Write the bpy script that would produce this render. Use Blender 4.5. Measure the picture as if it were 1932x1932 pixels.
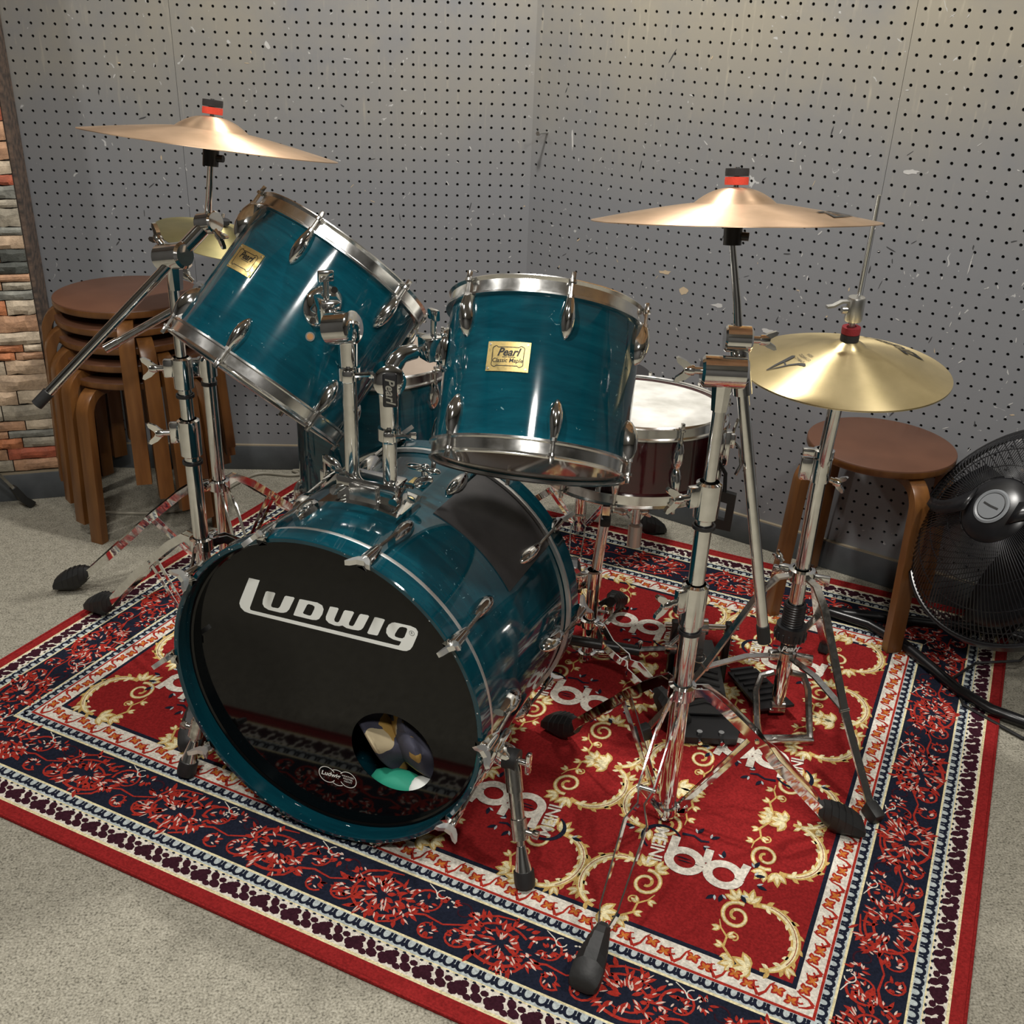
import bpy, bmesh, math, random
from mathutils import Vector, Matrix, Quaternion
from mathutils.geometry import tessellate_polygon
random.seed(7)
for o in list(bpy.data.objects): bpy.data.objects.remove(o, do_unlink=True)
SC = bpy.context.scene
COL = SC.collection
PI = math.pi
def V(*a): return Vector(a)
def rad(a): return math.radians(a)

# ------------------------------------------------------------------ camera
cam_d = bpy.data.cameras.new('camera'); cam = bpy.data.objects.new('camera', cam_d); COL.objects.link(cam)
cam_d.sensor_fit = 'HORIZONTAL'; cam_d.sensor_width = 36.0
cam_d.lens = 1991.07 / 1932 * 36.0
cam_d.shift_y = 45.39 / 1932
cam_d.clip_start = 0.02
cr, cd, cf = V(.9982, -.0485, .0359), V(.0096, -.4599, -.8879), V(.0595, .8867, -.4586)
cam.matrix_world = Matrix(((cr.x, -cd.x, -cf.x, -.2153), (cr.y, -cd.y, -cf.y, -3.052), (cr.z, -cd.z, -cf.z, 1.3482), (0, 0, 0, 1)))
SC.camera = cam

# ------------------------------------------------------------------ world, lights, exposure
w = bpy.data.worlds.new('world'); SC.world = w; w.use_nodes = True
w.node_tree.nodes['Background'].inputs[0].default_value = (.8, .85, 1, 1)
w.node_tree.nodes['Background'].inputs[1].default_value = .03
SC.view_settings.view_transform = 'Standard'; SC.view_settings.look = 'None'
SC.view_settings.gamma = 1; SC.view_settings.use_curve_mapping = False
SC.view_settings.exposure = EXPOSURE = 0.0
CEIL = 2.5
def ceiling_lamp(x, y, power, size, col=(1, .965, .91)):
    d = bpy.data.lights.new('ceiling_lamp', 'AREA'); d.shape = 'DISK'; d.size = size; d.energy = power; d.color = col
    o = bpy.data.objects.new('ceiling_lamp', d); COL.objects.link(o); o.location = (x, y, CEIL - .03)
    return o
ceiling_lamp(-.12, -.78, 40, .13)
ceiling_lamp(-.80, -2.35, 25, .16)
ceiling_lamp(1.05, -2.15, 27, .16)
ceiling_lamp(-2.05, -1.45, 17, .16)
ceiling_lamp(-.25, -3.55, 46, .26)

# ------------------------------------------------------------------ materials
def nodes(m):
    m.use_nodes = True
    return m.node_tree, m.node_tree.nodes, m.node_tree.links
def pmat(name, col, rough=.5, metal=0, coat=0, coat_rough=.05, spec=.5, var=None, var_scale=40, bump=0, bump_scale=200, stretch=(1, 1, 1), aniso=0, rvar=0, trans=0):
    """Principled material; var = second colour mixed in by noise."""
    m = bpy.data.materials.new(name); t, N, L = nodes(m); b = N['Principled BSDF']
    b.inputs['Base Color'].default_value = (*col, 1); b.inputs['Roughness'].default_value = rough
    b.inputs['Metallic'].default_value = metal; b.inputs['Coat Weight'].default_value = coat
    b.inputs['Coat Roughness'].default_value = coat_rough; b.inputs['Specular IOR Level'].default_value = spec
    if trans: b.inputs['Transmission Weight'].default_value = trans
    tc = N.new('ShaderNodeTexCoord'); mp = N.new('ShaderNodeMapping'); mp.inputs['Scale'].default_value = stretch
    L.new(tc.outputs['Object'], mp.inputs['Vector'])
    if var:
        n = N.new('ShaderNodeTexNoise'); n.inputs['Scale'].default_value = var_scale; n.inputs['Detail'].default_value = 5
        L.new(mp.outputs[0], n.inputs['Vector'])
        r = N.new('ShaderNodeMapRange'); r.inputs['From Min'].default_value = .35; r.inputs['From Max'].default_value = .68
        L.new(n.outputs['Fac'], r.inputs['Value'])
        x = N.new('ShaderNodeMix'); x.data_type = 'RGBA'; x.inputs[6].default_value = (*col, 1); x.inputs[7].default_value = (*var, 1)
        L.new(r.outputs[0], x.inputs[0]); L.new(x.outputs[2], b.inputs['Base Color'])
        if rvar:
            rr = N.new('ShaderNodeMapRange'); rr.inputs['To Min'].default_value = rough; rr.inputs['To Max'].default_value = rough + rvar
            L.new(r.outputs[0], rr.inputs['Value']); L.new(rr.outputs[0], b.inputs['Roughness'])
    if bump:
        n2 = N.new('ShaderNodeTexNoise'); n2.inputs['Scale'].default_value = bump_scale; n2.inputs['Detail'].default_value = 3
        L.new(mp.outputs[0], n2.inputs['Vector'])
        bp = N.new('ShaderNodeBump'); bp.inputs['Strength'].default_value = bump; bp.inputs['Distance'].default_value = .002
        L.new(n2.outputs['Fac'], bp.inputs['Height']); L.new(bp.outputs[0], b.inputs['Normal'])
    if aniso:
        b.inputs['Anisotropic'].default_value = aniso
        tg = N.new('ShaderNodeTangent'); tg.direction_type = 'RADIAL'; tg.axis = 'Z'; L.new(tg.outputs[0], b.inputs['Tangent'])
    return m
def ramp(N, fac, stops, interp='LINEAR'):
    r = N.new('ShaderNodeValToRGB'); r.color_ramp.interpolation = interp
    e = r.color_ramp.elements
    while len(e) > 1: e.remove(e[-1])
    e[0].position = stops[0][0]; e[0].color = (*stops[0][1], 1)
    for p, c in stops[1:]:
        q = e.new(p); q.color = (*c, 1)
    r.id_data.links.new(fac, r.inputs[0])
    return r

MT = {}
MT['chrome'] = pmat('chrome', (.86, .86, .85), .045, 1, var=(.76, .76, .74), var_scale=60, rvar=.06)
MT['hoop'] = pmat('chrome_hoop', (.86, .86, .84), .16, 1, var=(.74, .73, .71), var_scale=50, rvar=.08)
MT['dull_chrome'] = pmat('dull_chrome', (.76, .75, .72), .13, 1, var=(.50, .48, .45), var_scale=90, rvar=.16)
MT['satin'] = pmat('satin_steel', (.60, .60, .58), .34, 1)
MT['teal'] = None
MT['black_gloss'] = pmat('black_head', (.0025, .0025, .0025), .06, coat=.0, spec=.36)
MT['black_plastic'] = pmat('black_plastic', (.012, .012, .013), .35, bump=.1, bump_scale=120)
MT['rubber'] = pmat('black_rubber', (.010, .010, .010), .55, bump=.25, bump_scale=90)
MT['felt_red'] = pmat('red_felt', (.55, .045, .022), .85, bump=.4, bump_scale=700)
MT['felt_wine'] = pmat('wine_felt', (.22, .012, .018), .85, bump=.4, bump_scale=700)
MT['felt_black'] = pmat('black_felt', (.012, .012, .013), .8, bump=.3, bump_scale=700)
MT['head_white'] = pmat('coated_head', (.66, .65, .61), .6, var=(.42, .41, .37), var_scale=16, bump=.15, bump_scale=900)
MT['head_tan'] = pmat('clear_head', (.34, .27, .21), .10, var=(.27, .21, .16), var_scale=5, coat=.5)
MT['cherry'] = pmat('dark_red_lacquer', (.040, .0015, .0035), .12, coat=.6, var=(.028, .001, .0025), var_scale=12, stretch=(1, 1, 7))
MT['white_paint'] = pmat('white_print', (.78, .80, .76), .5)
MT['wood_dot'] = pmat('bare_wood', (.42, .20, .07), .6)
MT['ivory_plate'] = pmat('brass_badge', (.72, .56, .24), .28, .85, var=(.50, .37, .14), var_scale=120, rvar=.2)
MT['ink'] = pmat('black_ink', (.006, .006, .006), .5)
MT['pad'] = pmat('dark_felt_pad', (.030, .027, .027), .55, var=(.017, .016, .017), var_scale=16, rvar=.15)
MT['seat_brown'] = pmat('brown_seat_top', (.108, .047, .026), .42, var=(.085, .036, .020), var_scale=8, spec=.4)
MT['leg_brown'] = pmat('bentwood_leg', (.165, .068, .018), .33, var=(.110, .042, .011), var_scale=9, stretch=(6, 6, .6), spec=.5)
MT['leg_dark'] = pmat('bentwood_face', (.060, .021, .009), .36, var=(.042, .015, .007), var_scale=10, stretch=(6, 6, .6))
MT['cable'] = pmat('beige_cable', (.26, .24, .19), .55)
MT['cable_black'] = pmat('black_cable', (.01, .01, .01), .5)
MT['fan_black'] = pmat('fan_black', (.006, .006, .007), .30)
MT['fan_grey'] = pmat('fan_badge', (.16, .17, .18), .35)
MT['leather'] = pmat('dark_vinyl', (.022, .020, .021), .45, bump=.2, bump_scale=60)
MT['copper'] = MT['chrome']

def teal_material(name='teal_stained_maple', k=1.0):
    m = bpy.data.materials.new(name); t, N, L = nodes(m); b = N['Principled BSDF']
    tc = N.new('ShaderNodeTexCoord'); mp = N.new('ShaderNodeMapping'); mp.inputs['Scale'].default_value = (2.2, 2.2, 14)
    L.new(tc.outputs['Object'], mp.inputs[0])
    n = N.new('ShaderNodeTexNoise'); n.inputs['Scale'].default_value = 4.5; n.inputs['Detail'].default_value = 7; n.inputs['Roughness'].default_value = .65; n.inputs['Distortion'].default_value = .6
    L.new(mp.outputs[0], n.inputs['Vector'])
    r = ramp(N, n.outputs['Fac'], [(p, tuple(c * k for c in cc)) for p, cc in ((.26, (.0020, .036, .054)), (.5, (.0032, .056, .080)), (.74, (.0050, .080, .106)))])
    n2 = N.new('ShaderNodeTexNoise'); n2.inputs['Scale'].default_value = 7; n2.inputs['Detail'].default_value = 4
    L.new(tc.outputs['Object'], n2.inputs['Vector'])
    mr = N.new('ShaderNodeMapRange'); mr.inputs['From Min'].default_value = .4; mr.inputs['From Max'].default_value = .7; mr.inputs['To Min'].default_value = .05; mr.inputs['To Max'].default_value = .12
    L.new(n2.outputs['Fac'], mr.inputs[0])
    # pale scuffs
    v = N.new('ShaderNodeTexNoise'); v.inputs['Scale'].default_value = 55; v.inputs['Detail'].default_value = 2; v.inputs['Distortion'].default_value = 2.5
    L.new(tc.outputs['Object'], v.inputs['Vector'])
    s = N.new('ShaderNodeMapRange'); s.inputs['From Min'].default_value = .735; s.inputs['From Max'].default_value = .76; L.new(v.outputs['Fac'], s.inputs[0])
    x = N.new('ShaderNodeMix'); x.data_type = 'RGBA'; L.new(s.outputs[0], x.inputs[0]); L.new(r.outputs[0], x.inputs[6]); x.inputs[7].default_value = (.12, .22, .24, 1)
    L.new(x.outputs[2], b.inputs['Base Color']); L.new(mr.outputs[0], b.inputs['Roughness'])
    b.inputs['Coat Weight'].default_value = .25; b.inputs['Coat Roughness'].default_value = .04
    b.inputs['Specular IOR Level'].default_value = .5
    return m
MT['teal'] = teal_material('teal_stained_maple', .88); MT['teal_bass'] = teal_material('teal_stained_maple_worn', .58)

def cymbal_material(name, c1, c2, rough):
    m = bpy.data.materials.new(name); t, N, L = nodes(m); b = N['Principled BSDF']
    tc = N.new('ShaderNodeTexCoord')
    sx = N.new('ShaderNodeSeparateXYZ'); L.new(tc.outputs['Object'], sx.inputs[0])
    cx = N.new('ShaderNodeCombineXYZ'); L.new(sx.outputs[0], cx.inputs[0]); L.new(sx.outputs[1], cx.inputs[1])
    ln = N.new('ShaderNodeVectorMath'); ln.operation = 'LENGTH'; L.new(cx.outputs[0], ln.inputs[0])
    nz = N.new('ShaderNodeTexNoise'); nz.noise_dimensions = '1D'; nz.inputs['Scale'].default_value = 420; nz.inputs['Detail'].default_value = 3
    L.new(ln.outputs['Value'], nz.inputs['W'])
    n = N.new('ShaderNodeTexNoise'); n.inputs['Scale'].default_value = 14; n.inputs['Detail'].default_value = 6; L.new(tc.outputs['Object'], n.inputs['Vector'])
    mr = N.new('ShaderNodeMapRange'); mr.inputs['From Min'].default_value = .35; mr.inputs['From Max'].default_value = .65; L.new(n.outputs['Fac'], mr.inputs[0])
    x = N.new('ShaderNodeMix'); x.data_type = 'RGBA'; L.new(mr.outputs[0], x.inputs[0]); x.inputs[6].default_value = (*c1, 1); x.inputs[7].default_value = (*c2, 1)
    L.new(x.outputs[2], b.inputs['Base Color'])
    bp = N.new('ShaderNodeBump'); bp.inputs['Strength'].default_value = .10; bp.inputs['Distance'].default_value = .0005
    L.new(nz.outputs['Fac'], bp.inputs['Height']); L.new(bp.outputs[0], b.inputs['Normal'])
    b.inputs['Metallic'].default_value = .92; b.inputs['Roughness'].default_value = rough
    b.inputs['Anisotropic'].default_value = .75; b.inputs['Anisotropic Rotation'].default_value = .25
    tg = N.new('ShaderNodeTangent'); tg.direction_type = 'RADIAL'; tg.axis = 'Z'; L.new(tg.outputs[0], b.inputs['Tangent'])
    return m
MT['crash'] = cymbal_material('bronze_crash', (.78, .55, .37), (.60, .41, .26), .42)
MT['hat'] = cymbal_material('bronze_hihat', (.72, .59, .33), (.58, .47, .25), .38)
MT['olive'] = cymbal_material('olive_bronze', (.36, .31, .15), (.28, .25, .12), .5)  # darker olive tone for the small rear cymbal

# ------------------------------------------------------------------ mesh builder
def frame_from(n, ref=None):
    n = Vector(n).normalized()
    ref = Vector(ref) if ref is not None else (V(0, 0, 1) if abs(n.z) < .9 else V(1, 0, 0))
    x = ref.cross(n).normalized(); y = n.cross(x)
    return x, y, n
class MB:
    def __init__(s): s.v = []; s.f = []; s.m = []
    def add(s, verts, faces, m=0):
        k = len(s.v); s.v += [tuple(v) for v in verts]; s.f += [tuple(i + k for i in f) for f in faces]; s.m += [m] * len(faces); return s
    def box(s, c, size, R=None, m=0, bev=0):
        hx, hy, hz = size[0] / 2, size[1] / 2, size[2] / 2; c = Vector(c)
        if bev:
            bm = bmesh.new(); bmesh.ops.create_cube(bm, size=1)
            bmesh.ops.scale(bm, vec=size, verts=bm.verts)
            bmesh.ops.bevel(bm, geom=list(bm.edges), offset=bev, segments=2, affect='EDGES', profile=.5)
            bm.verts.index_update(); vs = [v.co.copy() for v in bm.verts]; fs = [[v.index for v in f.verts] for f in bm.faces]; bm.free()
        else:
            vs = [V(x, y, z) for z in (-hz, hz) for y in (-hy, hy) for x in (-hx, hx)]
            fs = [(0, 2, 3, 1), (4, 5, 7, 6), (0, 1, 5, 4), (1, 3, 7, 5), (3, 2, 6, 7), (2, 0, 4, 6)]
        if R is not None: vs = [R @ v for v in vs]
        return s.add([v + c for v in vs], fs, m)
    def cyl(s, p0, p1, r0, r1=None, n=16, caps=True, m=0):
        r1 = r0 if r1 is None else r1; p0 = Vector(p0); p1 = Vector(p1); x, y, z = frame_from(p1 - p0)
        vs = []
        for p, r in ((p0, r0), (p1, r1)):
            for i in range(n):
                a = 2 * PI * i / n; vs.append(p + x * (r * math.cos(a)) + y * (r * math.sin(a)))
        fs = [(i, (i + 1) % n, n + (i + 1) % n, n + i) for i in range(n)]
        if caps: fs += [tuple(range(n - 1, -1, -1)), tuple(range(n, 2 * n))]
        return s.add(vs, fs, m)
    def lathe(s, prof, n=32, o=(0, 0, 0), axis=(0, 0, 1), closed=False, m=0, a0=0, a1=2 * PI, ref=None):
        o = Vector(o); x, y, z = frame_from(axis, ref); full = abs(a1 - a0 - 2 * PI) < 1e-6
        k = len(prof); vs = []; cnt = n if full else n + 1
        for i in range(cnt):
            a = a0 + (a1 - a0) * i / n; d = x * math.cos(a) + y * math.sin(a)
            for r, h in prof: vs.append(o + d * r + z * h)
        fs = []
        for i in range(n):
            j = (i + 1) % cnt
            for q in range(k if closed else k - 1):
                q2 = (q + 1) % k
                fs.append((i * k + q, j * k + q, j * k + q2, i * k + q2))
        return s.add(vs, fs, m)
    def sweep(s, pts, sec, up=(0, 0, 1), closed=False, caps=True, m=0, scales=None):
        """sweep 2-D section (list of (a,b): a along side, b along up) along pts with a fixed up hint"""
        P = [Vector(p) for p in pts]; n = len(P); k = len(sec); vs = []; up = Vector(up); px = None
        for i, p in enumerate(P):
            if closed: t = P[(i + 1) % n] - P[i - 1]
            else: t = P[min(i + 1, n - 1)] - P[max(i - 1, 0)]
            t.normalize(); sd = t.cross(up)
            if sd.length < 1e-4: sd = px if px is not None else V(1, 0, 0)
            sd.normalize(); u = sd.cross(t).normalized(); px = sd
            sc = scales[i] if scales else 1
            for a, b in sec:
                if isinstance(sc, tuple): vs.append(p + sd * a * sc[0] + u * b * sc[1])
                else: vs.append(p + sd * a * sc + u * b * sc)
        fs = []
        for i in range(n if closed else n - 1):
            j = (i + 1) % n
            for q in range(k): fs.append((i * k + q, i * k + (q + 1) % k, j * k + (q + 1) % k, j * k + q))
        if caps and not closed: fs += [tuple(range(k - 1, -1, -1)), tuple((n - 1) * k + q for q in range(k))]
        return s.add(vs, fs, m)
    def tube(s, pts, r, n=8, closed=False, m=0):
        """round tube with parallel-transported frame; r number or list"""
        P = [Vector(p) for p in pts]; N = len(P); vs = []
        rs = r if isinstance(r, (list, tuple)) else [r] * N
        t0 = (P[1] - P[0]).normalized(); x, y, _ = frame_from(t0); prev = t0
        for i, p in enumerate(P):
            if closed: t = (P[(i + 1) % N] - P[i - 1]).normalized()
            else: t = (P[min(i + 1, N - 1)] - P[max(i - 1, 0)]).normalized()
            q = prev.rotation_difference(t); x = q @ x; y = q @ y; prev = t
            for k in range(n):
                a = 2 * PI * k / n; vs.append(p + x * (rs[i] * math.cos(a)) + y * (rs[i] * math.sin(a)))
        fs = []
        for i in range(N if closed else N - 1):
            j = (i + 1) % N
            for k in range(n): fs.append((i * n + k, i * n + (k + 1) % n, j * n + (k + 1) % n, j * n + k))
        if not closed: fs += [tuple(range(n - 1, -1, -1)), tuple((N - 1) * n + k for k in range(n))]
        return s.add(vs, fs, m)
    def ell(s, c, rx, ry, rz, R=None, nu=14, nv=9, m=0):
        c = Vector(c); vs = []; fs = []
        for j in range(nv + 1):
            t = PI * j / nv
            for i in range(nu):
                a = 2 * PI * i / nu; p = V(rx * math.sin(t) * math.cos(a), ry * math.sin(t) * math.sin(a), rz * math.cos(t))
                vs.append(c + (R @ p if R is not None else p))
        for j in range(nv):
            for i in range(nu): fs.append((j * nu + i, (j + 1) * nu + i, (j + 1) * nu + (i + 1) % nu, j * nu + (i + 1) % nu))
        return s.add(vs, fs, m)
    def prism(s, poly, o, x, y, d, m=0, holes=()):
        """extruded polygon: 2-D loops in frame (o,x,y), thickness vector d"""
        o = Vector(o); x = Vector(x); y = Vector(y); d = Vector(d); loops = [list(poly)] + [list(h) for h in holes]
        flat = [p for l in loops for p in l]
        tri = tessellate_polygon([[V(p[0], p[1], 0) for p in l] for l in loops]); k = len(flat)
        vs = [o + x * p[0] + y * p[1] for p in flat] + [o + x * p[0] + y * p[1] + d for p in flat]
        fs = [tuple(t) for t in tri] + [tuple(i + k for i in reversed(t)) for t in tri]
        b = 0
        for l in loops:
            n = len(l)
            for i in range(n): fs.append((b + i, b + (i + 1) % n, k + b + (i + 1) % n, k + b + i))
            b += n
        return s.add(vs, fs, m)
    def xf(s, M):
        s.v = [tuple(M @ Vector(v)) for v in s.v]; return s
    def join(s, o, M=None):
        vs = [tuple(M @ Vector(v)) for v in o.v] if M is not None else o.v
        k = len(s.v); s.v += vs; s.f += [tuple(i + k for i in f) for f in o.f]; s.m += o.m; return s
    def mesh(s, name, mats, smooth=True, ang=38, fix=True):
        me = bpy.data.meshes.new(name); me.from_pydata(s.v, [], s.f); 
        for mt in (mats if isinstance(mats, (list, tuple)) else [mats]): me.materials.append(MT[mt] if isinstance(mt, str) else mt)
        me.polygons.foreach_set('material_index', s.m)
        if fix:
            bm = bmesh.new(); bm.from_mesh(me); bmesh.ops.recalc_face_normals(bm, faces=bm.faces); bm.to_mesh(me); bm.free()
        if smooth:
            me.shade_smooth(); me.set_sharp_from_angle(angle=rad(ang))
        me.update(); return me
    def build(s, name, mats, parent=None, smooth=True, ang=38, fix=True, label=None):
        return obj(name, s.mesh(name, mats, smooth, ang, fix), parent, label)
def obj(name, me, parent=None, label=None, M=None):
    o = bpy.data.objects.new(name, me); COL.objects.link(o)
    if parent is not None: o.parent = parent
    if M is not None: o.matrix_local = M
    if label: o['label'] = label
    return o
def tag(o, label, cat, group=None):
    o['label'] = label; o['category'] = cat
    if group: o['group'] = group
    return o
def thing(name, label, cat, M=None, group=None):
    o = bpy.data.objects.new(name, None); COL.objects.link(o); o.empty_display_size = .05
    if M is not None: o.matrix_world = M if isinstance(M, Matrix) else Matrix.Translation(M)
    return tag(o, label, cat, group)
def struct(o): o['kind'] = 'structure'; return o
def stuff(o): o['kind'] = 'stuff'; return o
def axmat(o, n, ref=(1, 0, 0)):
    """matrix with z along n, x as close to ref as possible"""
    n = Vector(n).normalized(); x = Vector(ref); x = (x - n * x.dot(n)).normalized(); y = n.cross(x); o = Vector(o)
    return Matrix(((x.x, y.x, n.x, o.x), (x.y, y.y, n.y, o.y), (x.z, y.z, n.z, o.z), (0, 0, 0, 1)))
def dup(root, M, label=None, group=None):
    def cp(o, par):
        c = o.copy(); COL.objects.link(c); c.parent = par; c.matrix_basis = o.matrix_basis.copy()
        for ch in list(o.children): cp(ch, c)
        return c
    c = cp(root, None); c.matrix_world = M
    if label: c['label'] = label
    if group: c['group'] = group
    return c
def text_mesh(body, size, mat, shear=0, bold=0, extrude=0, align='CENTER', name='lettering'):
    cu = bpy.data.curves.new(name, 'FONT'); cu.body = body; cu.size = size; cu.shear = shear; cu.offset = bold; cu.extrude = extrude; cu.align_x = align; cu.align_y = 'CENTER'; cu.resolution_u = 3
    t = bpy.data.objects.new('tmp', cu); COL.objects.link(t); bpy.context.view_layer.update()
    me = bpy.data.meshes.new_from_object(t); bpy.data.objects.remove(t, do_unlink=True)
    me.materials.clear(); me.materials.append(MT[mat]); me.name = name
    return me
def text_verts(body, size, shear=0, bold=0):
    me = text_mesh(body, size, 'ink', shear, bold); vs = [v.co.copy() for v in me.vertices]; fs = [tuple(p.vertices) for p in me.polygons]
    bpy.data.meshes.remove(me); return vs, fs
def Rz(a): return Matrix.Rotation(a, 4, 'Z')
def T(*a): return Matrix.Translation(a if len(a) == 3 else a[0])
# ================================================================== setting
TW = rad(37.199)
def peg_material():
    m = bpy.data.materials.new('grey_pegboard'); t, N, L = nodes(m); b = N['Principled BSDF']
    tc = N.new('ShaderNodeTexCoord')
    n1 = N.new('ShaderNodeTexNoise'); n1.inputs['Scale'].default_value = 2.1; n1.inputs['Detail'].default_value = 6; n1.inputs['Roughness'].default_value = .62
    L.new(tc.outputs['Object'], n1.inputs['Vector'])
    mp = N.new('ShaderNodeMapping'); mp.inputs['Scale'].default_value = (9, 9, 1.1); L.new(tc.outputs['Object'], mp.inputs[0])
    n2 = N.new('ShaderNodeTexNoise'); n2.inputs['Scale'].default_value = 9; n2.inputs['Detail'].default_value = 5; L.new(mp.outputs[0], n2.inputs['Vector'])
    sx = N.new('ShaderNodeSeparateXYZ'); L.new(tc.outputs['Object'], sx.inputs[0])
    # grey paint, blotched with lighter olive brown towards the upper half
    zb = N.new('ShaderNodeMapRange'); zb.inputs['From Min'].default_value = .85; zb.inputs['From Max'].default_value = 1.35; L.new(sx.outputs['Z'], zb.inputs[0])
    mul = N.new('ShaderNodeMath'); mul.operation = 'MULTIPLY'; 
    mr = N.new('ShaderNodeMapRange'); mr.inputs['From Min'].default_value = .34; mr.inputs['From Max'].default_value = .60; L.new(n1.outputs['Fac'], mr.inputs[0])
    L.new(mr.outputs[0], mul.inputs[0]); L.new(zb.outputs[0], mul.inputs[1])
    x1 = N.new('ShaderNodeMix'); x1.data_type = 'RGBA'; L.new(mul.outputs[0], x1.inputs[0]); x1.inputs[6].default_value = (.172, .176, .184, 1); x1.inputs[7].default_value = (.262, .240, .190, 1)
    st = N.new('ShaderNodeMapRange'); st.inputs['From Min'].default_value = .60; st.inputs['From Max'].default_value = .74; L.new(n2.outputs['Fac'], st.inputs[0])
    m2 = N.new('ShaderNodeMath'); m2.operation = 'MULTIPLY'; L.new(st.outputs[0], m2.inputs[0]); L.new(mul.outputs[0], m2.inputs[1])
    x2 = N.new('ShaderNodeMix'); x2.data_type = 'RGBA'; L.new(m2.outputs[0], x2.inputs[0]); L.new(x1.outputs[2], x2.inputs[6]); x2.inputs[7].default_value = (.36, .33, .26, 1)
    # small chips
    v = N.new('ShaderNodeTexNoise'); v.inputs['Scale'].default_value = 34; v.inputs['Detail'].default_value = 3; v.inputs['Distortion'].default_value = 1.6
    L.new(tc.outputs['Object'], v.inputs['Vector'])
    s = N.new('ShaderNodeMapRange'); s.inputs['From Min'].default_value = .715; s.inputs['From Max'].default_value = .74; L.new(v.outputs['Fac'], s.inputs[0])
    x3 = N.new('ShaderNodeMix'); x3.data_type = 'RGBA'; L.new(s.outputs[0], x3.inputs[0]); L.new(x2.outputs[2], x3.inputs[6]); x3.inputs[7].default_value = (.40, .40, .39, 1)
    L.new(x3.outputs[2], b.inputs['Base Color'])
    b.inputs['Roughness'].default_value = .46; b.inputs['Specular IOR Level'].default_value = .45
    bp = N.new('ShaderNodeBump'); bp.inputs['Strength'].default_value = .12; bp.inputs['Distance'].default_value = .002; L.new(n2.outputs['Fac'], bp.inputs['Height']); L.new(bp.outputs[0], b.inputs['Normal'])
    return m
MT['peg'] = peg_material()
MT['dark'] = pmat('dark_cavity', (.006, .006, .006), .9)
MT['scuff'] = pmat('white_scuff', (.42, .415, .40), .7)
MT['scuff_dark'] = pmat('black_scuff', (.035, .035, .037), .6)
MT['scuff_tan'] = pmat('tan_scuff', (.42, .33, .22), .7)
MT['base'] = pmat('grey_baseboard', (.075, .082, .088), .5, var=(.052, .057, .062), var_scale=14, bump=.1)
MT['base_top'] = pmat('bare_wood_edge', (.23, .19, .13), .6)
MT['back_wall'] = pmat('studio_wall', (.060, .058, .055), .8)
MT['ceil'] = pmat('studio_ceiling', (.30, .295, .28), .9)

def carpet_material():
    m = bpy.data.materials.new('grey_carpet'); t, N, L = nodes(m); b = N['Principled BSDF']
    tc = N.new('ShaderNodeTexCoord')
    n1 = N.new('ShaderNodeTexNoise'); n1.inputs['Scale'].default_value = 260; n1.inputs['Detail'].default_value = 2; L.new(tc.outputs['Object'], n1.inputs['Vector'])
    n2 = N.new('ShaderNodeTexNoise'); n2.inputs['Scale'].default_value = 55; n2.inputs['Detail'].default_value = 4; L.new(tc.outputs['Object'], n2.inputs['Vector'])
    mx = N.new('ShaderNodeMath'); mx.operation = 'MULTIPLY_ADD'; L.new(n2.outputs['Fac'], mx.inputs[0]); mx.inputs[1].default_value = .35; L.new(n1.outputs['Fac'], mx.inputs[2])
    r = ramp(N, mx.outputs[0], [(.45, (.095, .088, .070)), (.60, (.212, .198, .158)), (.72, (.268, .251, .202)), (.88, (.35, .33, .27))])
    L.new(r.outputs[0], b.inputs['Base Color']); b.inputs['Roughness'].default_value = .95; b.inputs['Specular IOR Level'].default_value = .1
    bp = N.new('ShaderNodeBump'); bp.inputs['Strength'].default_value = .5; bp.inputs['Distance'].default_value = .003; L.new(n1.outputs['Fac'], bp.inputs['Height']); L.new(bp.outputs[0], b.inputs['Normal'])
    return m
MT['carpet'] = carpet_material()

def quadslab(pts, z0, z1):
    n = len(pts); b = MB(); vs = [(*p, z0) for p in pts] + [(*p, z1) for p in pts]
    fs = [tuple(range(n))[::-1], tuple(range(n, 2 * n))] + [(i, (i + 1) % n, n + (i + 1) % n, n + i) for i in range(n)]
    return b.add(vs, fs)
cT, sT = math.cos(TW), math.sin(TW)
RE = (3.6 * cT, -3.6 * sT)
fl = quadslab([(-3.0, -4.7), (3.0, -4.7), (3.0, -2.1), (.2, .14), (-3.0, .14)], -.05, 0)
struct(fl.build('floor', 'carpet', smooth=False))['label'] = 'grey speckled short-pile carpet floor'
ce = quadslab([(-3.0, -4.7), (3.0, -4.7), (3.0, -2.1), (.2, .14), (-3.0, .14)], CEIL, CEIL + .05)
struct(ce.build('ceiling', 'ceil', smooth=False))['label'] = 'plain pale studio ceiling'

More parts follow.
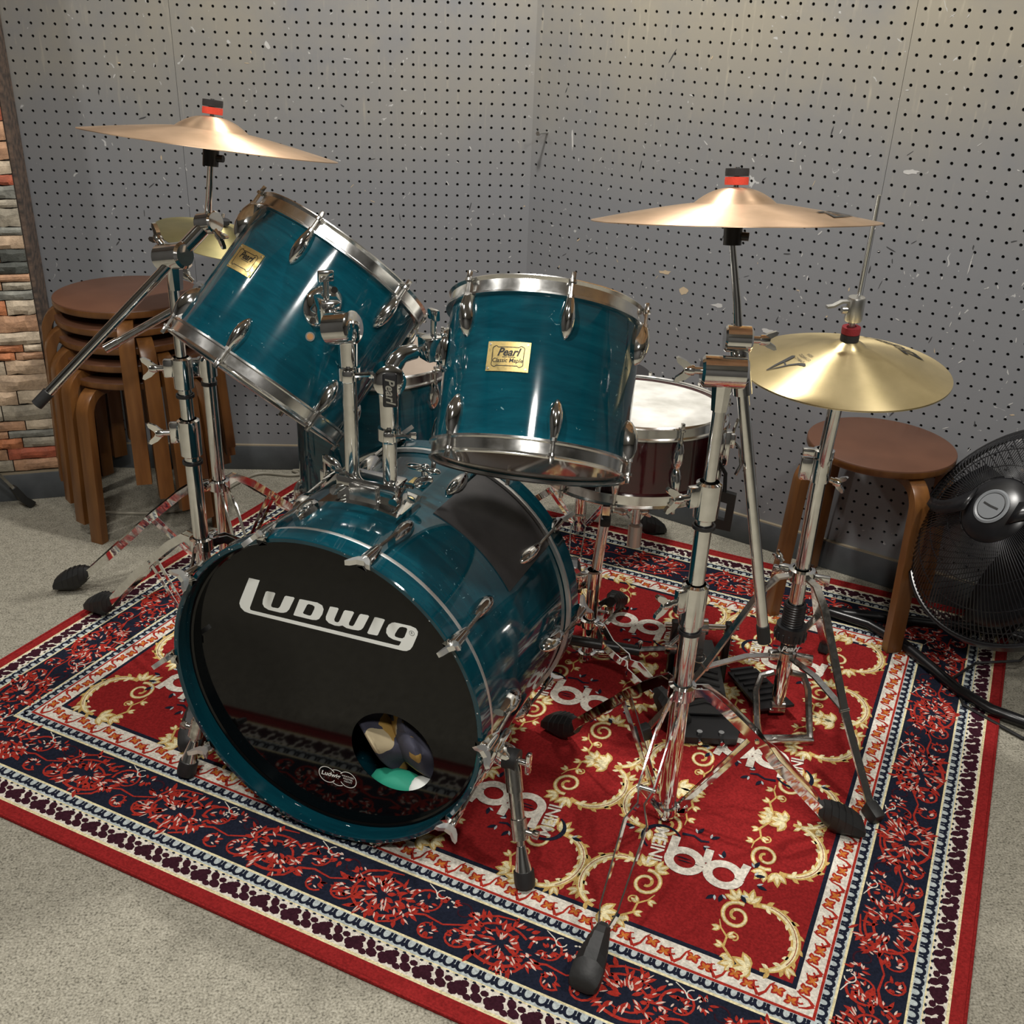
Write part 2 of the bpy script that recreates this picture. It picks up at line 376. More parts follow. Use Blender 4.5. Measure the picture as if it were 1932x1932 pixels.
PITCH = .03
def peg_panel(x0, x1, z0, z1, cx, nc, rz, nr, hr=.0038, th=.0055):
    """board in the xz plane, front face y=0 looking to -y, with nc x nr drilled holes starting at (cx, rz)"""
    v = []; f = []
    def quad(a, b, c, d): k = len(v); v.extend((a, b, c, d)); f.append((k, k + 1, k + 2, k + 3))
    gx0, gx1, gz0, gz1 = cx - PITCH / 2, cx + (nc - .5) * PITCH, rz - PITCH / 2, rz + (nr - .5) * PITCH
    gx0 = max(gx0, x0); gx1 = min(gx1, x1)
    for a, b, c, d in ((x0, gx0, z0, z1), (gx1, x1, z0, z1), (gx0, gx1, z0, gz0), (gx0, gx1, gz1, z1)):
        if b - a > 1e-6 and d - c > 1e-6: quad((a, 0, c), (b, 0, c), (b, 0, d), (a, 0, d))
    cs = [(math.cos(PI / 4 * i), math.sin(PI / 4 * i)) for i in range(8)]
    for i in range(nc):
        xc = cx + i * PITCH; xl = max(xc - PITCH / 2, x0) - xc; xr = min(xc + PITCH / 2, x1) - xc
        for j in range(nr):
            zc = rz + j * PITCH; h = PITCH / 2; k = len(v)
            for px, pz in ((xr, 0), (xr, h), (0, h), (xl, h), (xl, 0), (xl, -h), (0, -h), (xr, -h)): v.append((xc + px, 0, zc + pz))
            for c, s in cs: v.append((xc + hr * c, 0, zc + hr * s))
            for c, s in cs: v.append((xc + hr * c, th, zc + hr * s))
            for q in range(8):
                r = (q + 1) % 8
                f.append((k + q, k + 8 + q, k + 8 + r, k + r)); f.append((k + 8 + q, k + 16 + q, k + 16 + r, k + 8 + r))
    k = len(v)
    v.extend(((x0, 0, z0), (x1, 0, z0), (x1, 0, z1), (x0, 0, z1), (x0, th, z0), (x1, th, z0), (x1, th, z1), (x0, th, z1)))
    f.extend(((k, k + 4, k + 5, k + 1), (k + 1, k + 5, k + 6, k + 2), (k + 2, k + 6, k + 7, k + 3), (k + 3, k + 7, k + 4, k)))
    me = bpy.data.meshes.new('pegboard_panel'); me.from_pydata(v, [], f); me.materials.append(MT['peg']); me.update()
    return me
# wall_left: dark stud wall behind, boards in front
wl = struct(quadslab([(-1.6, .0075), (.1, .0075), (.1, .10), (-1.6, .10)], 0, CEIL).build('wall_left', 'dark', smooth=False))
wl['label'] = 'grey perforated pegboard wall left of the corner'
NR = 62
ZB = .0810
def rows(zref): 
    k = math.ceil((ZB + .012 - zref) / PITCH); return zref + k * PITCH
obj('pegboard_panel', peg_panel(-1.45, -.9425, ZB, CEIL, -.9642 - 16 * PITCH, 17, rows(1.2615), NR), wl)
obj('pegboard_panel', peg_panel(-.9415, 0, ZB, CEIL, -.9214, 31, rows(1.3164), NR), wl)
wr = struct(quadslab([(-.0, .0085), (3.6, .0085), (3.6, .10), (-.0, .10)], 0, CEIL).build('wall_right', 'dark', smooth=False))
wr.matrix_world = Rz(-TW); wr['label'] = 'grey perforated pegboard wall right of the corner'
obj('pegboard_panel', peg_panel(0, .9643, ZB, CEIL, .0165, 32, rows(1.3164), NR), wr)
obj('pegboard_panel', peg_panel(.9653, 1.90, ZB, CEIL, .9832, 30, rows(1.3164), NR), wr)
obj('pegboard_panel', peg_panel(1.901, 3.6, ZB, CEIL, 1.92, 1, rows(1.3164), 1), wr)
# paint scuffs on the boards
def scuffs(par, x0, x1, n, seed, extra=()):
    rnd = random.Random(seed); b = MB()
    def blob(x, z, w, h, ang, m, k=9):
        c, s = math.cos(ang), math.sin(ang); pts = []
        for i in range(k):
            a = 2 * PI * i / k; r = rnd.uniform(.55, 1.1); px, pz = w * r * math.cos(a), h * r * math.sin(a)
            pts.append((x + px * c - pz * s, z + px * s + pz * c))
        i0 = len(b.v); b.v += [(p[0], -.0005, p[1]) for p in pts]; b.f.append(tuple(range(i0, i0 + k))); b.m.append(m)
    for i in range(n):
        z = min(1.45, max(.15, rnd.gauss(.78, .22))); x = rnd.uniform(x0, x1)
        m = rnd.choices([0, 1, 2], [8, 2, 1.5])[0]
        l = rnd.uniform(.002, .009) if m != 1 else rnd.uniform(.006, .014)
        blob(x, z, l, rnd.uniform(.0008, .0022), rnd.gauss(1.2, .8), m)
    for e in extra: blob(*e)
    stuff(b.build('paint_scuffs', ['scuff', 'scuff_dark', 'scuff_tan'], par, smooth=False, fix=False, label='scratches and paint chips'))
scuffs(wl, -1.2, -.01, 90, 3, [(-1.005, 1.355, .011, .026, 1.5, 0, 14), (-.70, 1.20, .008, .012, .6, 0, 12), (-.30, 1.05, .01, .0018, 1.2, 0)])
scuffs(wr, .02, 1.7, 190, 5, [(.50, .66, .016, .012, .2, 2, 12), (.44, .70, .02, .006, .1, 2, 12), (.60, .64, .02, .006, .1, 0, 12), (.745, .60, .019, .006, 0, 0, 14), (1.02, 1.02, .02, .006, .1, 0, 14), (.13, 1.0, .003, .03, .1, 0, 12), (.40, 1.22, .025, .0016, 1.05, 1), (.34, .96, .016, .0016, 1.4, 1), (1.19, .84, .03, .0014, 1.5, 0)])
# baseboards
def baseboard(name, L0, L1, M, label):
    e = struct(bpy.data.objects.new(name, None)); COL.objects.link(e); e.matrix_world = M; e['label'] = label
    MB().box(((L0 + L1) / 2, -.006, .039), (L1 - L0, .012, .078), bev=.0015).build('board', 'base', e)
    MB().box(((L0 + L1) / 2, -.005, .0795), (L1 - L0, .010, .003)).build('top_edge', 'base_top', e)
    return e
baseboard('baseboard_left', -1.40, -.006, Matrix(), 'scuffed dark grey baseboard under the left pegboard')
baseboard('baseboard_right', .012, 3.6, Rz(-TW), 'scuffed dark grey baseboard under the right pegboard')

# stone-clad wall end at the left edge
BE = V(-1.325, -.206, 0); bdir = V(-.9706, -.2407, 0); bnor = V(.2407, -.9706, 0)
BM = Matrix(((bdir.x, -bnor.x, 0, BE.x), (bdir.y, -bnor.y, 0, BE.y), (0, 0, 1, 0), (0, 0, 0, 1)))   # local x to the left, -y into the room
def stone_material():
    m = bpy.data.materials.new('ledge_stone'); t, N, L = nodes(m); b = N['Principled BSDF']
    oi = N.new('ShaderNodeObjectInfo'); tc = N.new('ShaderNodeTexCoord')
    r = ramp(N, oi.outputs['Random'], [(0, (.46, .26, .15)), (.2, (.50, .36, .24)), (.38, (.52, .19, .08)), (.5, (.34, .30, .23)), (.64, (.54, .44, .32)), (.76, (.40, .10, .05)), (.84, (.22, .22, .19)), (.93, (.07, .075, .065))], 'CONSTANT')
    ge = N.new('ShaderNodeNewGeometry')
    n = N.new('ShaderNodeTexNoise'); n.inputs['Scale'].default_value = 26; n.inputs['Detail'].default_value = 7; n.inputs['Roughness'].default_value = .7; L.new(ge.outputs['Position'], n.inputs['Vector'])
    mr = N.new('ShaderNodeMapRange'); mr.inputs['From Min'].default_value = .3; mr.inputs['From Max'].default_value = .7; mr.inputs['To Min'].default_value = .45; mr.inputs['To Max'].default_value = 1.25; L.new(n.outputs['Fac'], mr.inputs[0])
    mx = N.new('ShaderNodeVectorMath'); mx.operation = 'SCALE'; L.new(r.outputs[0], mx.inputs[0]); L.new(mr.outputs[0], mx.inputs['Scale'])
    L.new(mx.outputs[0], b.inputs['Base Color']); b.inputs['Roughness'].default_value = .7
    bp = N.new('ShaderNodeBump'); bp.inputs['Strength'].default_value = .8; bp.inputs['Distance'].default_value = .006; L.new(n.outputs['Fac'], bp.inputs['Height']); L.new(bp.outputs[0], b.inputs['Normal'])
    return m
MT['stone'] = stone_material()
MT['return'] = pmat('stone_edge', (.13, .085, .06), .8, var=(.035, .028, .024), var_scale=28, stretch=(1, 1, 2.2), bump=.8, bump_scale=40)
MT['grout'] = pmat('dark_grout', (.018, .014, .011), .9, var=(.045, .030, .02), var_scale=30)
ws = struct(MB().box((.9, .11, CEIL / 2), (1.8, .205, CEIL)).build('wall_stone', 'grout', smooth=False)); ws.matrix_world = BM
ws['label'] = 'wall end clad in stacked ledge stones'
def stone_mesh(seed):
    rnd = random.Random(seed); b = MB(); nx, nz = 4, 3; vs = []
    for j in range(nz + 1):
        for i in range(nx + 1):
            ed = i in (0, nx) or j in (0, nz)
            vs.append((i / nx - .5 + (rnd.uniform(-.03, .03) if 0 < i < nx else 0), (0 if ed else rnd.uniform(-.6, -.25)) - .4, j / nz - .5 + (rnd.uniform(-.06, .06))))
    fs = [(j * (nx + 1) + i, j * (nx + 1) + i + 1, (j + 1) * (nx + 1) + i + 1, (j + 1) * (nx + 1) + i) for j in range(nz) for i in range(nx)]
    rim = [i for i in range(nx + 1)] + [(j + 1) * (nx + 1) - 1 for j in range(1, nz + 1)] + [nz * (nx + 1) + i for i in range(nx - 1, -1, -1)] + [j * (nx + 1) for j in range(nz - 1, 0, -1)]
    k = len(vs); vs += [(vs[i][0], .3, vs[i][2]) for i in rim]; n = len(rim)
    fs += [(rim[i], k + i, k + (i + 1) % n, rim[(i + 1) % n]) for i in range(n)]
    b.add(vs, fs); return b.mesh('stone', 'stone', True, 30)
SM = [stone_mesh(i) for i in range(9)]
rnd = random.Random(11); z = .088
while z < 1.62:
    h = rnd.choice([.022, .026, .030, .034, .040, .046]); x = rnd.uniform(-.03, 0) if False else 0.0
    while x < .46:
        wd = rnd.uniform(.045, .14) * (1.0 if h < .04 else 1.1); wd = min(wd, .50 - x)
        o = obj('stone', rnd.choice(SM), ws)
        o.matrix_local = T(x + wd / 2, -.004, z + h / 2) @ Matrix.Diagonal((wd - .003, rnd.uniform(.007, .015), h - .003, 1))
        x += wd
    z += h
MB().box((-.004, .1085, CEIL / 2), (.010, .200, CEIL)).build('stone_return', 'return', ws, smooth=False, label='narrow mottled stone edge beside the pegboard')
# narrow return of the stone end toward the pegboard
bb = struct(bpy.data.objects.new('baseboard_stone', None)); COL.objects.link(bb); bb.matrix_world = BM; bb['label'] = 'grey baseboard below the ledge stones'
MB().box((.9, -.008, .040), (1.82, .016, .080), bev=.0015).build('board', 'base', bb)
MB().box((.9, -.007, .082), (1.815, .013, .004)).build('top_edge', 'base_top', bb)

# the rest of the room, behind and beside the camera
struct(quadslab([(-3.0, -4.7), (-3.0, -.62), (-3.06, -.62), (-3.06, -4.7)], 0, CEIL).build('wall_far_left', 'back_wall', smooth=False))
struct(quadslab([(-3.0, -4.7), (3.0, -4.7), (3.0, -4.76), (-3.0, -4.76)], 0, CEIL).build('wall_back', 'back_wall', smooth=False))
struct(quadslab([(2.93, -4.7), (2.93, -2.12), (3.0, -2.12), (3.0, -4.7)], 0, CEIL).build('wall_far_right', 'back_wall', smooth=False))

# bolt left in a pegboard hole
bolt = thing('bolt', 'small silver hex bolt sticking out of the pegboard beside the corner', 'bolt', Rz(-TW) @ T(.0500, 0, 1.0125))
b_ = MB(); b_.cyl((0, .004, 0), (-.004, -.036, .0), .0032, n=10); b_.build('shank', 'satin', bolt)
b_ = MB(); b_.cyl((-.004, -.036, 0), (-.0046, -.042, 0), .0065, n=6); b_.build('hex_head', 'satin', bolt)
# ================================================================== rug
def rugmat(name, c):
    return pmat(name, c, .95, spec=.08, var=tuple(x * .62 for x in c), var_scale=230, bump=.9, bump_scale=420)
MT['r_red'] = rugmat('rug_red', (.255, .0155, .0160)); MT['r_edge'] = rugmat('rug_edge_red', (.27, .018, .018))
MT['r_navy'] = rugmat('rug_navy', (.013, .016, .030)); MT['r_white'] = rugmat('rug_cream', (.72, .67, .58))
MT['r_blue'] = rugmat('rug_pale_blue', (.47, .52, .52)); MT['r_gold'] = rugmat('rug_gold', (.58, .39, .13))
MT['r_cream'] = rugmat('rug_straw', (.78, .69, .42)); MT['r_scarlet'] = rugmat('rug_scarlet', (.38, .030, .020))
MT['r_orange'] = rugmat('rug_orange', (.55, .17, .035)); MT['r_maroon'] = rugmat('rug_maroon', (.040, .010, .018))
MT['r_pink'] = rugmat('rug_pale_pink', (.68, .50, .42))
RM_ = ['r_red', 'r_navy', 'r_white', 'r_blue', 'r_gold', 'r_cream', 'r_scarlet', 'r_orange', 'r_maroon', 'r_pink', 'r_edge']
RED, NAVY, WHITE, BLUE, GOLD, CREAM, SCAR, ORNG, MAR, PINK, EDGE = range(11)
FW, FH, BX, BY = 1.505, 1.049, .248, .292
RUG = T(-1.0036, -1.2372, 0) @ Rz(rad(-28.41))
rug = thing('rug', 'red oriental style rug with navy floral border under the drum kit', 'rug', RUG)
ZR = .0062
class R2:
    """flat printed shapes on the pile; layer lifts them by a hair"""
    def __init__(s, fn=None): s.b = MB(); s.fn = fn or (lambda x, y: (x, y)); s.i = 0
    def z(s, layer): s.i = (s.i + 1) % 7; return ZR + layer * .00022 + s.i * .00002
    def poly(s, pts, m, layer=1):
        zz = s.z(layer); s.b.add([(*s.fn(*p), zz) for p in pts], [tuple(range(len(pts)))], m)
    def rib(s, pts, w, m, layer=1):
        n = len(pts); ws = w if isinstance(w, (list, tuple)) else [w] * n; vs = []; zz = s.z(layer)
        for i, p in enumerate(pts):
            a = pts[max(i - 1, 0)]; b = pts[min(i + 1, n - 1)]; dx, dy = b[0] - a[0], b[1] - a[1]; l = math.hypot(dx, dy) or 1
            nx, ny = -dy / l * ws[i] / 2, dx / l * ws[i] / 2
            vs += [(*s.fn(p[0] + nx, p[1] + ny), zz), (*s.fn(p[0] - nx, p[1] - ny), zz)]
        s.b.add(vs, [(2 * i, 2 * i + 1, 2 * i + 3, 2 * i + 2) for i in range(n - 1)], m)
    def disc(s, x, y, rx, ry, m, layer=1, ang=0, k=9):
        c, sn = math.cos(ang), math.sin(ang)
        s.poly([(x + rx * math.cos(2 * PI * i / k) * c - ry * math.sin(2 * PI * i / k) * sn, y + rx * math.cos(2 * PI * i / k) * sn + ry * math.sin(2 * PI * i / k) * c) for i in range(k)], m, layer)
    def arc(s, x, y, r, a0, a1, w, m, layer=1, n=14, ry=None, r1=None):
        ry = ry or r; r1 = r1 if r1 is not None else r; P = []
        for i in range(n + 1):
            t = i / n; a = a0 + (a1 - a0) * t; k = 1 + (r1 / r - 1) * t; P.append((x + r * k * math.cos(a), y + ry * k * math.sin(a)))
        s.rib(P, w if not isinstance(w, tuple) else [w[0] + (w[1] - w[0]) * i / n for i in range(n + 1)], m, layer)
        return P
    def leaf(s, x, y, ang, l, wd, m, layer=1):
        P = []; c, sn = math.cos(ang), math.sin(ang)
        for t, q in ((0, 0), (.25, .42), (.55, .5), (.8, .28), (1, 0), (.8, -.28), (.55, -.5), (.25, -.42)):
            P.append((x + t * l * c - q * wd * sn, y + t * l * sn + q * wd * c))
        s.poly(P, m, layer)
    def mesh(s, name): return s.b.mesh(name, RM_, smooth=False, fix=False)

# pile body and rounded edge
MB().box((FW / 2, FH / 2, .003), (FW + 2 * BX - .006, FH + 2 * BY - .006, .006)).build('pile', 'r_red', rug, smooth=False)
cx0, cx1, cy0, cy1 = -BX + .004, FW + BX - .004, -BY + .004, FH + BY - .004
ed = MB(); ed.tube([(cx0, cy0, .0045), (cx1, cy0, .0045), (cx1, cy1, .0045), (cx0, cy1, .0045)], .0048, n=8, closed=True)
ed.build('bound_edge', 'r_edge', rug)
# plain bands
bd = R2()
def ring(d0, d1, m, layer=0):
    a = [(-BX * d0, -BY * d0), (FW + BX * d0, -BY * d0), (FW + BX * d0, FH + BY * d0), (-BX * d0, FH + BY * d0)]
    b = [(-BX * d1, -BY * d1), (FW + BX * d1, -BY * d1), (FW + BX * d1, FH + BY * d1), (-BX * d1, FH + BY * d1)]
    for i in range(4): bd.poly([a[i], b[i], b[(i + 1) % 4], a[(i + 1) % 4]], m, layer)
ring(-.012, .018, NAVY); ring(.018, .150, WHITE); ring(.150, .168, SCAR); ring(.168, .240, BLUE); ring(.240, .256, CREAM)
ring(.256, .650, NAVY); ring(.650, .664, CREAM); ring(.664, .740, BLUE); ring(.740, .750, CREAM); ring(.750, .876, WHITE); ring(.876, .894, CREAM); ring(.894, .985, EDGE)
obj('border_bands', bd.mesh('border_bands'), rug)

def side_fn(k):
    """(s along side, d = outward fraction of the border) -> rug x,y"""
    if k == 0: return lambda s, d: (s, -BY * d), FW, BY, BX
    if k == 1: return lambda s, d: (FW + BX * d, s), FH, BX, BY
    if k == 2: return lambda s, d: (FW - s, FH + BY * d), FW, BY, BX
    return lambda s, d: (-BX * d, FH - s), FH, BX, BY
for k in range(4):
    fn, LEN, B, B2 = side_fn(k); r = R2(fn); rnd = random.Random(40 + k)
    class Sc:  # draw helper with d in metres
        pass
    def S(d): return d / B
    def span(dm): return -B2 * dm, LEN + B2 * dm
    # widths across are fractions, so pre-scale: points given as (s, metres outward)
    q = R2(lambda s, d, fn=fn, B=B: fn(s, d / B))
    # cream band florals
    a0, a1 = span(.084); n = round((a1 - a0) / .066); p = (a1 - a0) / n; c0, c1 = .018 * B, .150 * B; cm = (c0 + c1) / 2; hw = (c1 - c0) / 2
    for i in range(n):
        x = a0 + (i + .5) * p
        q.rib([(x - p / 2, c1 - .002), (x - p * .36, cm + hw * .3), (x - p * .30, cm - hw * .5), (x - p * .22, c0 + .002)], [.006, .004, .003, .002], SCAR, 2)
        q.rib([(x - p / 2, c1 - .002), (x - p * .62, cm + hw * .3), (x - p * .68, cm - hw * .4)], [.006, .004, .002], SCAR, 2)
        for sx, oy, fl in ((-.12, -.35, 1), (.22, .3, -1)):
            X = x + sx * p; Y = cm + oy * hw
            for u, w_, l in ((.9, .009, .013), (2.2, .008, .012), (3.6, .007, .010), (-.3, .007, .011)): q.leaf(X, Y, u * fl, l + .002, w_ + .0022, SCAR, 2)
            for u, w_, l in ((.9, .009, .013), (2.2, .008, .012), (3.6, .007, .010), (-.3, .007, .011)): q.leaf(X, Y, u * fl, l - .002, w_ - .003, ORNG, 3)
        q.arc(x + .40 * p, cm - .1 * hw, .006, .5, 4.8, (.0035, .002), SCAR, 2, 9)
    # two scalloped bands
    for f0, f1, st in ((.168, .240, .0200), (.664, .740, .0225)):
        a0, a1 = span((f0 + f1) / 2); n = round((a1 - a0) / st); p = (a1 - a0) / n; y0 = f0 * B; h = (f1 - f0) * B
        for i in range(n):
            x = a0 + (i + .5) * p
            q.arc(x, y0 + h * .25, p * .37, -PI * .12, PI * 1.12, (.0044, .0056), NAVY, 2, 9, ry=h * .50)
            q.disc(x - p * .5, y0 + h * .62, p * .17, h * .20, NAVY, 2, .5, 6)
    # blob band
    a0, a1 = span(.813); n = round((a1 - a0) / .062); p = (a1 - a0) / n; y0, h = .750 * B, .126 * B
    for i in range(n):
        x = a0 + i * p
        for u, v_, rx, ry, an in ((.16, .60, .0075, .0068, .4), (.30, .42, .0085, .0075, 0), (.43, .62, .0070, .0075, .8), (.40, .25, .0062, .0052, .2), (.24, .80, .0060, .0048, -.3), (.70, .28, .0078, .0060, .9), (.84, .66, .0085, .0066, .4), (.62, .80, .0060, .0045, .3), (.97, .32, .0056, .0046, 0)):
            q.disc(x + u * p, y0 + v_ * h, rx * 1.28, ry * 1.22, MAR, 2, an, 7)
        for u in (.1, .35, .6, .85): q.disc(x + u * p, y0 + h * .03, .0035, .0022, NAVY, 2, 0, 5)
    for i in range(int((a1 - a0) / .0075)):
        q.disc(a0 + i * .0075, .880 * B, .0024, .0018, CREAM, 3, 0, 4)
    # wide navy band: red arabesques with pale petals
    a0, a1 = span(.453); n = round((a1 - a0) / .208); p = (a1 - a0) / n; y0, h = .256 * B, .394 * B
    for i in range(n):
        x = a0 + (i + .5) * p; fl = 1
        def Q(u, v_): return (x + u * p, y0 + v_ * h)
        # palmette outline
        q.arc(*Q(-.05, .55), .052, PI * .15, PI * 1.75, (.006, .004), SCAR, 2, 20, ry=.040)
        q.arc(*Q(-.05, .55), .034, PI * 1.1, PI * 2.7, (.005, .003), SCAR, 2, 14, ry=.026)
        q.arc(*Q(.30, .34), .030, PI * .9, PI * 2.6, (.005, .003), SCAR, 2, 14, r1=.016)
        q.arc(*Q(-.36, .70), .026, -PI * .2, PI * 1.5, (.005, .0025), SCAR, 2, 12, r1=.012)
        q.arc(*Q(.42, .76), .020, PI * .2, PI * 2.0, (.004, .002), SCAR, 2, 12, r1=.008)
        q.arc(*Q(-.42, .26), .018, PI * 1.2, PI * 3.0, (.0036, .002), MAR, 2, 12, r1=.008)
        q.rib([Q(.05, .98), Q(.16, .86), Q(.22, .64), Q(.34, .56), Q(.5, .60)], [.003, .005, .006, .004, .003], SCAR, 2)
        q.rib([Q(-.5, .60), Q(-.34, .46), Q(-.28, .22), Q(-.16, .10), Q(0, .05)], [.003, .004, .006, .004, .002], SCAR, 2)
        for kx in range(74):
            a = rnd.uniform(0, 2 * PI); rr = rnd.uniform(.006, .062); X, Y = Q(-.05, .52); X += rr * math.cos(a) * 1.15; Y += rr * .78 * math.sin(a)
            if not (y0 + .006 < Y < y0 + h - .008): continue
            q.leaf(X, Y, a + rnd.uniform(-.7, .7), rnd.uniform(.012, .026), rnd.uniform(.005, .009), SCAR, 2)
            if rnd.random() < .62: q.leaf(X + .002, Y, a + rnd.uniform(-.5, .5), rnd.uniform(.007, .017), rnd.uniform(.002, .0042), PINK, 3)
        for u, v_ in ((.30, .34), (-.36, .70), (.42, .76), (.20, .62), (-.30, .30), (.46, .2)):
            X, Y = Q(u, v_)
            for kx in range(9):
                a = rnd.uniform(0, 6.3); q.leaf(X + .006 * math.cos(a), Y + .006 * math.sin(a), a, rnd.uniform(.008, .016), .005, SCAR, 2)
                if rnd.random() < .5: q.leaf(X + .008 * math.cos(a + 1), Y + .008 * math.sin(a + 1), a, .009, .0032, PINK, 3)
        for kx in range(6):
            X, Y = Q(rnd.uniform(.15, .5), rnd.uniform(.05, .3)); q.disc(X, Y, .0028, .002, WHITE, 3, rnd.random() * 3, 5)
        q.rib([Q(.22, .02), Q(.30, .10), Q(.34, .20)], [.0015, .002, .0015], WHITE, 3)
        q.arc(*Q(.36, .12), .009, 0, PI * 1.5, .002, WHITE, 3, 9)
    stuff(obj('border_motifs', q.mesh('border_motifs'), rug))

# printed field: gold scrolls and the bb emblem with its name
def spiral(cx, cy, r0, r1, a0, a1, n=26):
    return [(cx + (r0 + (r1 - r0) * i / n) * math.cos(a0 + (a1 - a0) * i / n), cy + (r0 + (r1 - r0) * i / n) * math.sin(a0 + (a1 - a0) * i / n)) for i in range(n + 1)]
def scroll_mesh():
    r = R2()
    big = [(.060 * math.cos(a), .062 * math.sin(a)) for a in [rad(72 + 196 * i / 26) for i in range(27)]]
    wd = [.005 + .013 * math.sin(PI * min(1, max(0, (i + 2) / 29))) for i in range(27)]
    r.rib(big, wd, GOLD, 1); r.rib(big[2:-2], [w_ * .52 for w_ in wd[2:-2]], CREAM, 2); r.rib([(p[0] * 1.02, p[1] * 1.02) for p in big[4:-6]], .0012, RED, 3)
    for i in (3, 6, 9, 12, 15, 18, 21, 24):
        p = big[i]; a_ = math.atan2(p[1], p[0])
        r.leaf(p[0] * 1.05, p[1] * 1.05, a_ + .9, .017, .008, GOLD, 1); r.leaf(p[0] * .95, p[1] * .95, a_ + PI - .8, .014, .007, CREAM, 1)
    sp = spiral(.046, .030, .029, .006, rad(115), rad(115 - 560)); r.rib(sp, [.0085 - .003 * i / 26 for i in range(27)], GOLD, 1); r.rib(sp[:20], .0038, CREAM, 2)
    def spray(x, y, a, k, sc=1):
        for j in range(k):
            b_ = a + (j - (k - 1) / 2) * .62; L_ = sc * (.034 - .004 * abs(j - (k - 1) / 2))
            r.leaf(x, y, b_, L_, .015 * sc, GOLD, 1); r.leaf(x + .003 * math.cos(b_), y + .003 * math.sin(b_), b_, L_ * .75, .0075 * sc, CREAM, 2)
    spray(.012, -.064, .1, 4, 1.15); spray(.024, .060, 1.7, 3, 1.0); spray(.045, .062, .9, 3, .9)
    spray(-.045, -.045, -2.2, 2, .7); spray(.040, -.060, -.3, 3, .9)
    vine = [(.045, -.055), (.062, -.035), (.058, -.015), (.070, 0.0), (.074, .016)]
    r.rib(vine, [.004, .005, .004, .003, .002], GOLD, 1)
    for x, y, a in ((.062, -.035, .3), (.058, -.015, 2.6), (.070, 0, -.2), (.052, -.046, -.9)): spray(x, y, a, 2, .55)
    r.rib(spiral(.046, -.014, .012, .004, 0, 5), .003, GOLD, 1)
    return r.mesh('gold_scroll')
SCM = scroll_mesh()
def emblem_mesh():
    r = R2()
    for x in (-.031, .031):
        r.arc(x, 0, .0245, 0, 2 * PI, .015, WHITE, 2, 22, ry=.0225)
    r.rib([(-.055, 0), (-.058, .046)], .014, WHITE, 2); r.rib([(.0, .012), (-.002, .042)], .013, WHITE, 2); r.rib([(.055, 0), (.059, .036)], .013, WHITE, 2)
    for x, y, a, l in ((-.034, .004, .05, .030), (-.030, -.002, .05, .026)): r.leaf(x - l / 2, y, a, l, .0022, NAVY, 3)
    r.arc(-.078, .030, .030, .5, 3.0, (.003, .008), NAVY, 1, 10); r.arc(-.078, .030, .030, 3.0, 4.2, (.008, .003), NAVY, 1, 8)
    r.rib([(-.052, .056), (-.034, .060), (-.020, .054), (-.008, .058)], [.006, .004, .005, .003], NAVY, 1)
    for x, y, a in ((-.125, .035, 3.1), (-.030, .068, 1.2), (-.014, .044, -.6), (.074, .020, .3), (.070, .036, 1.3), (.066, -.028, -.9), (.040, -.040, -1.6), (-.008, .066, .7), (.022, .034, 1.8), (.082, .002, -.2), (.030, -.046, -2.2)):
        r.leaf(x, y, a, .017, .007, NAVY, 1); r.leaf(x, y, a + .9, .011, .004, BLUE, 1)
    vs, fs = text_verts('MEINL', .030, 0, .0006)
    M = T(-.079, .012, 0) @ Rz(rad(-82)); zz = ZR + .0009
    r.b.add([((M @ v).x, (M @ v).y, zz) for v in vs], fs, WHITE)
    return r.mesh('bb_emblem')
EMM = emblem_mesh()
for ci in range(4):
    for rj in range(3):
        ex_, ey_ = .19 + ci * .3735, .175 + rj * .352
        up_ = (ci + rj) % 2 == 1
        o = obj('emblem', EMM, rug); o.matrix_local = T(ex_, ey_, 0.0008) @ Rz(0 if up_ else PI) @ Matrix.Diagonal((1.13, 1.13, 1, 1))
for ci in range(4):
    for rj in range(3):
        ex_, ey_ = .19 + ci * .3735, .175 + rj * .352; sg = 1 if (ci + rj) % 2 else -1
        for sx in (-1, 1):
            for sy in (-1, 1):
                x, y = ex_ + sx * .126, ey_ + sy * .104 + (.012 if sy > 0 else 0)
                o = obj('gold_scroll', SCM, rug); k_ = 1.0
                o.matrix_local = T(x, y, 0) @ Rz(rad(10 * sg * sx)) @ Matrix.Diagonal((-sx * k_ * .92, -sy * k_ * 1.08, 1, 1))
# ================================================================== drums
def hoop_mb(R, z0, out, rs, flip=1):
    """triple-flanged metal counter hoop: z0 = lower plane of hoop, out=+1 head side up"""
    prof = [(rs - .002, 0), (rs + .0005, 0), (R, .001), (R, .004), (rs + .003, .006), (rs + .0025, .022), (rs + .0045, .0245), (rs + .006, .0265), (rs + .0045, .0285), (rs + .0012, .0265), (rs + .0005, .024), (rs + .0005, .008)]
    return [(r, z0 + flip * h) for r, h in prof]
def tear_lug(up=1, L=.064, wd=.025, dp=.020):
    """teardrop lug: local +x outward, z along drum axis, round end toward shell centre"""
    b = MB(); n = 12; rings = []
    st = [(0, .50, .62), (.10, .66, .82), (.30, .86, 1.0), (.5, 1, 1), (.68, .94, .90), (.84, .70, .66), (.95, .40, .38), (1, .06, .05)]
    vs = []; fs = []
    for t, a, d in st:
        for i in range(n):
            an = PI * i / (n - 1) - PI / 2
            vs.append((dp * d * math.cos(an), wd / 2 * a * math.sin(an), up * (L / 2 - t * L)))
    k = len(st)
    for j in range(k - 1):
        for i in range(n - 1): fs.append((j * n + i, j * n + i + 1, (j + 1) * n + i + 1, (j + 1) * n + i))
    fs.append(tuple(range(n)))
    b.add(vs, fs); return b
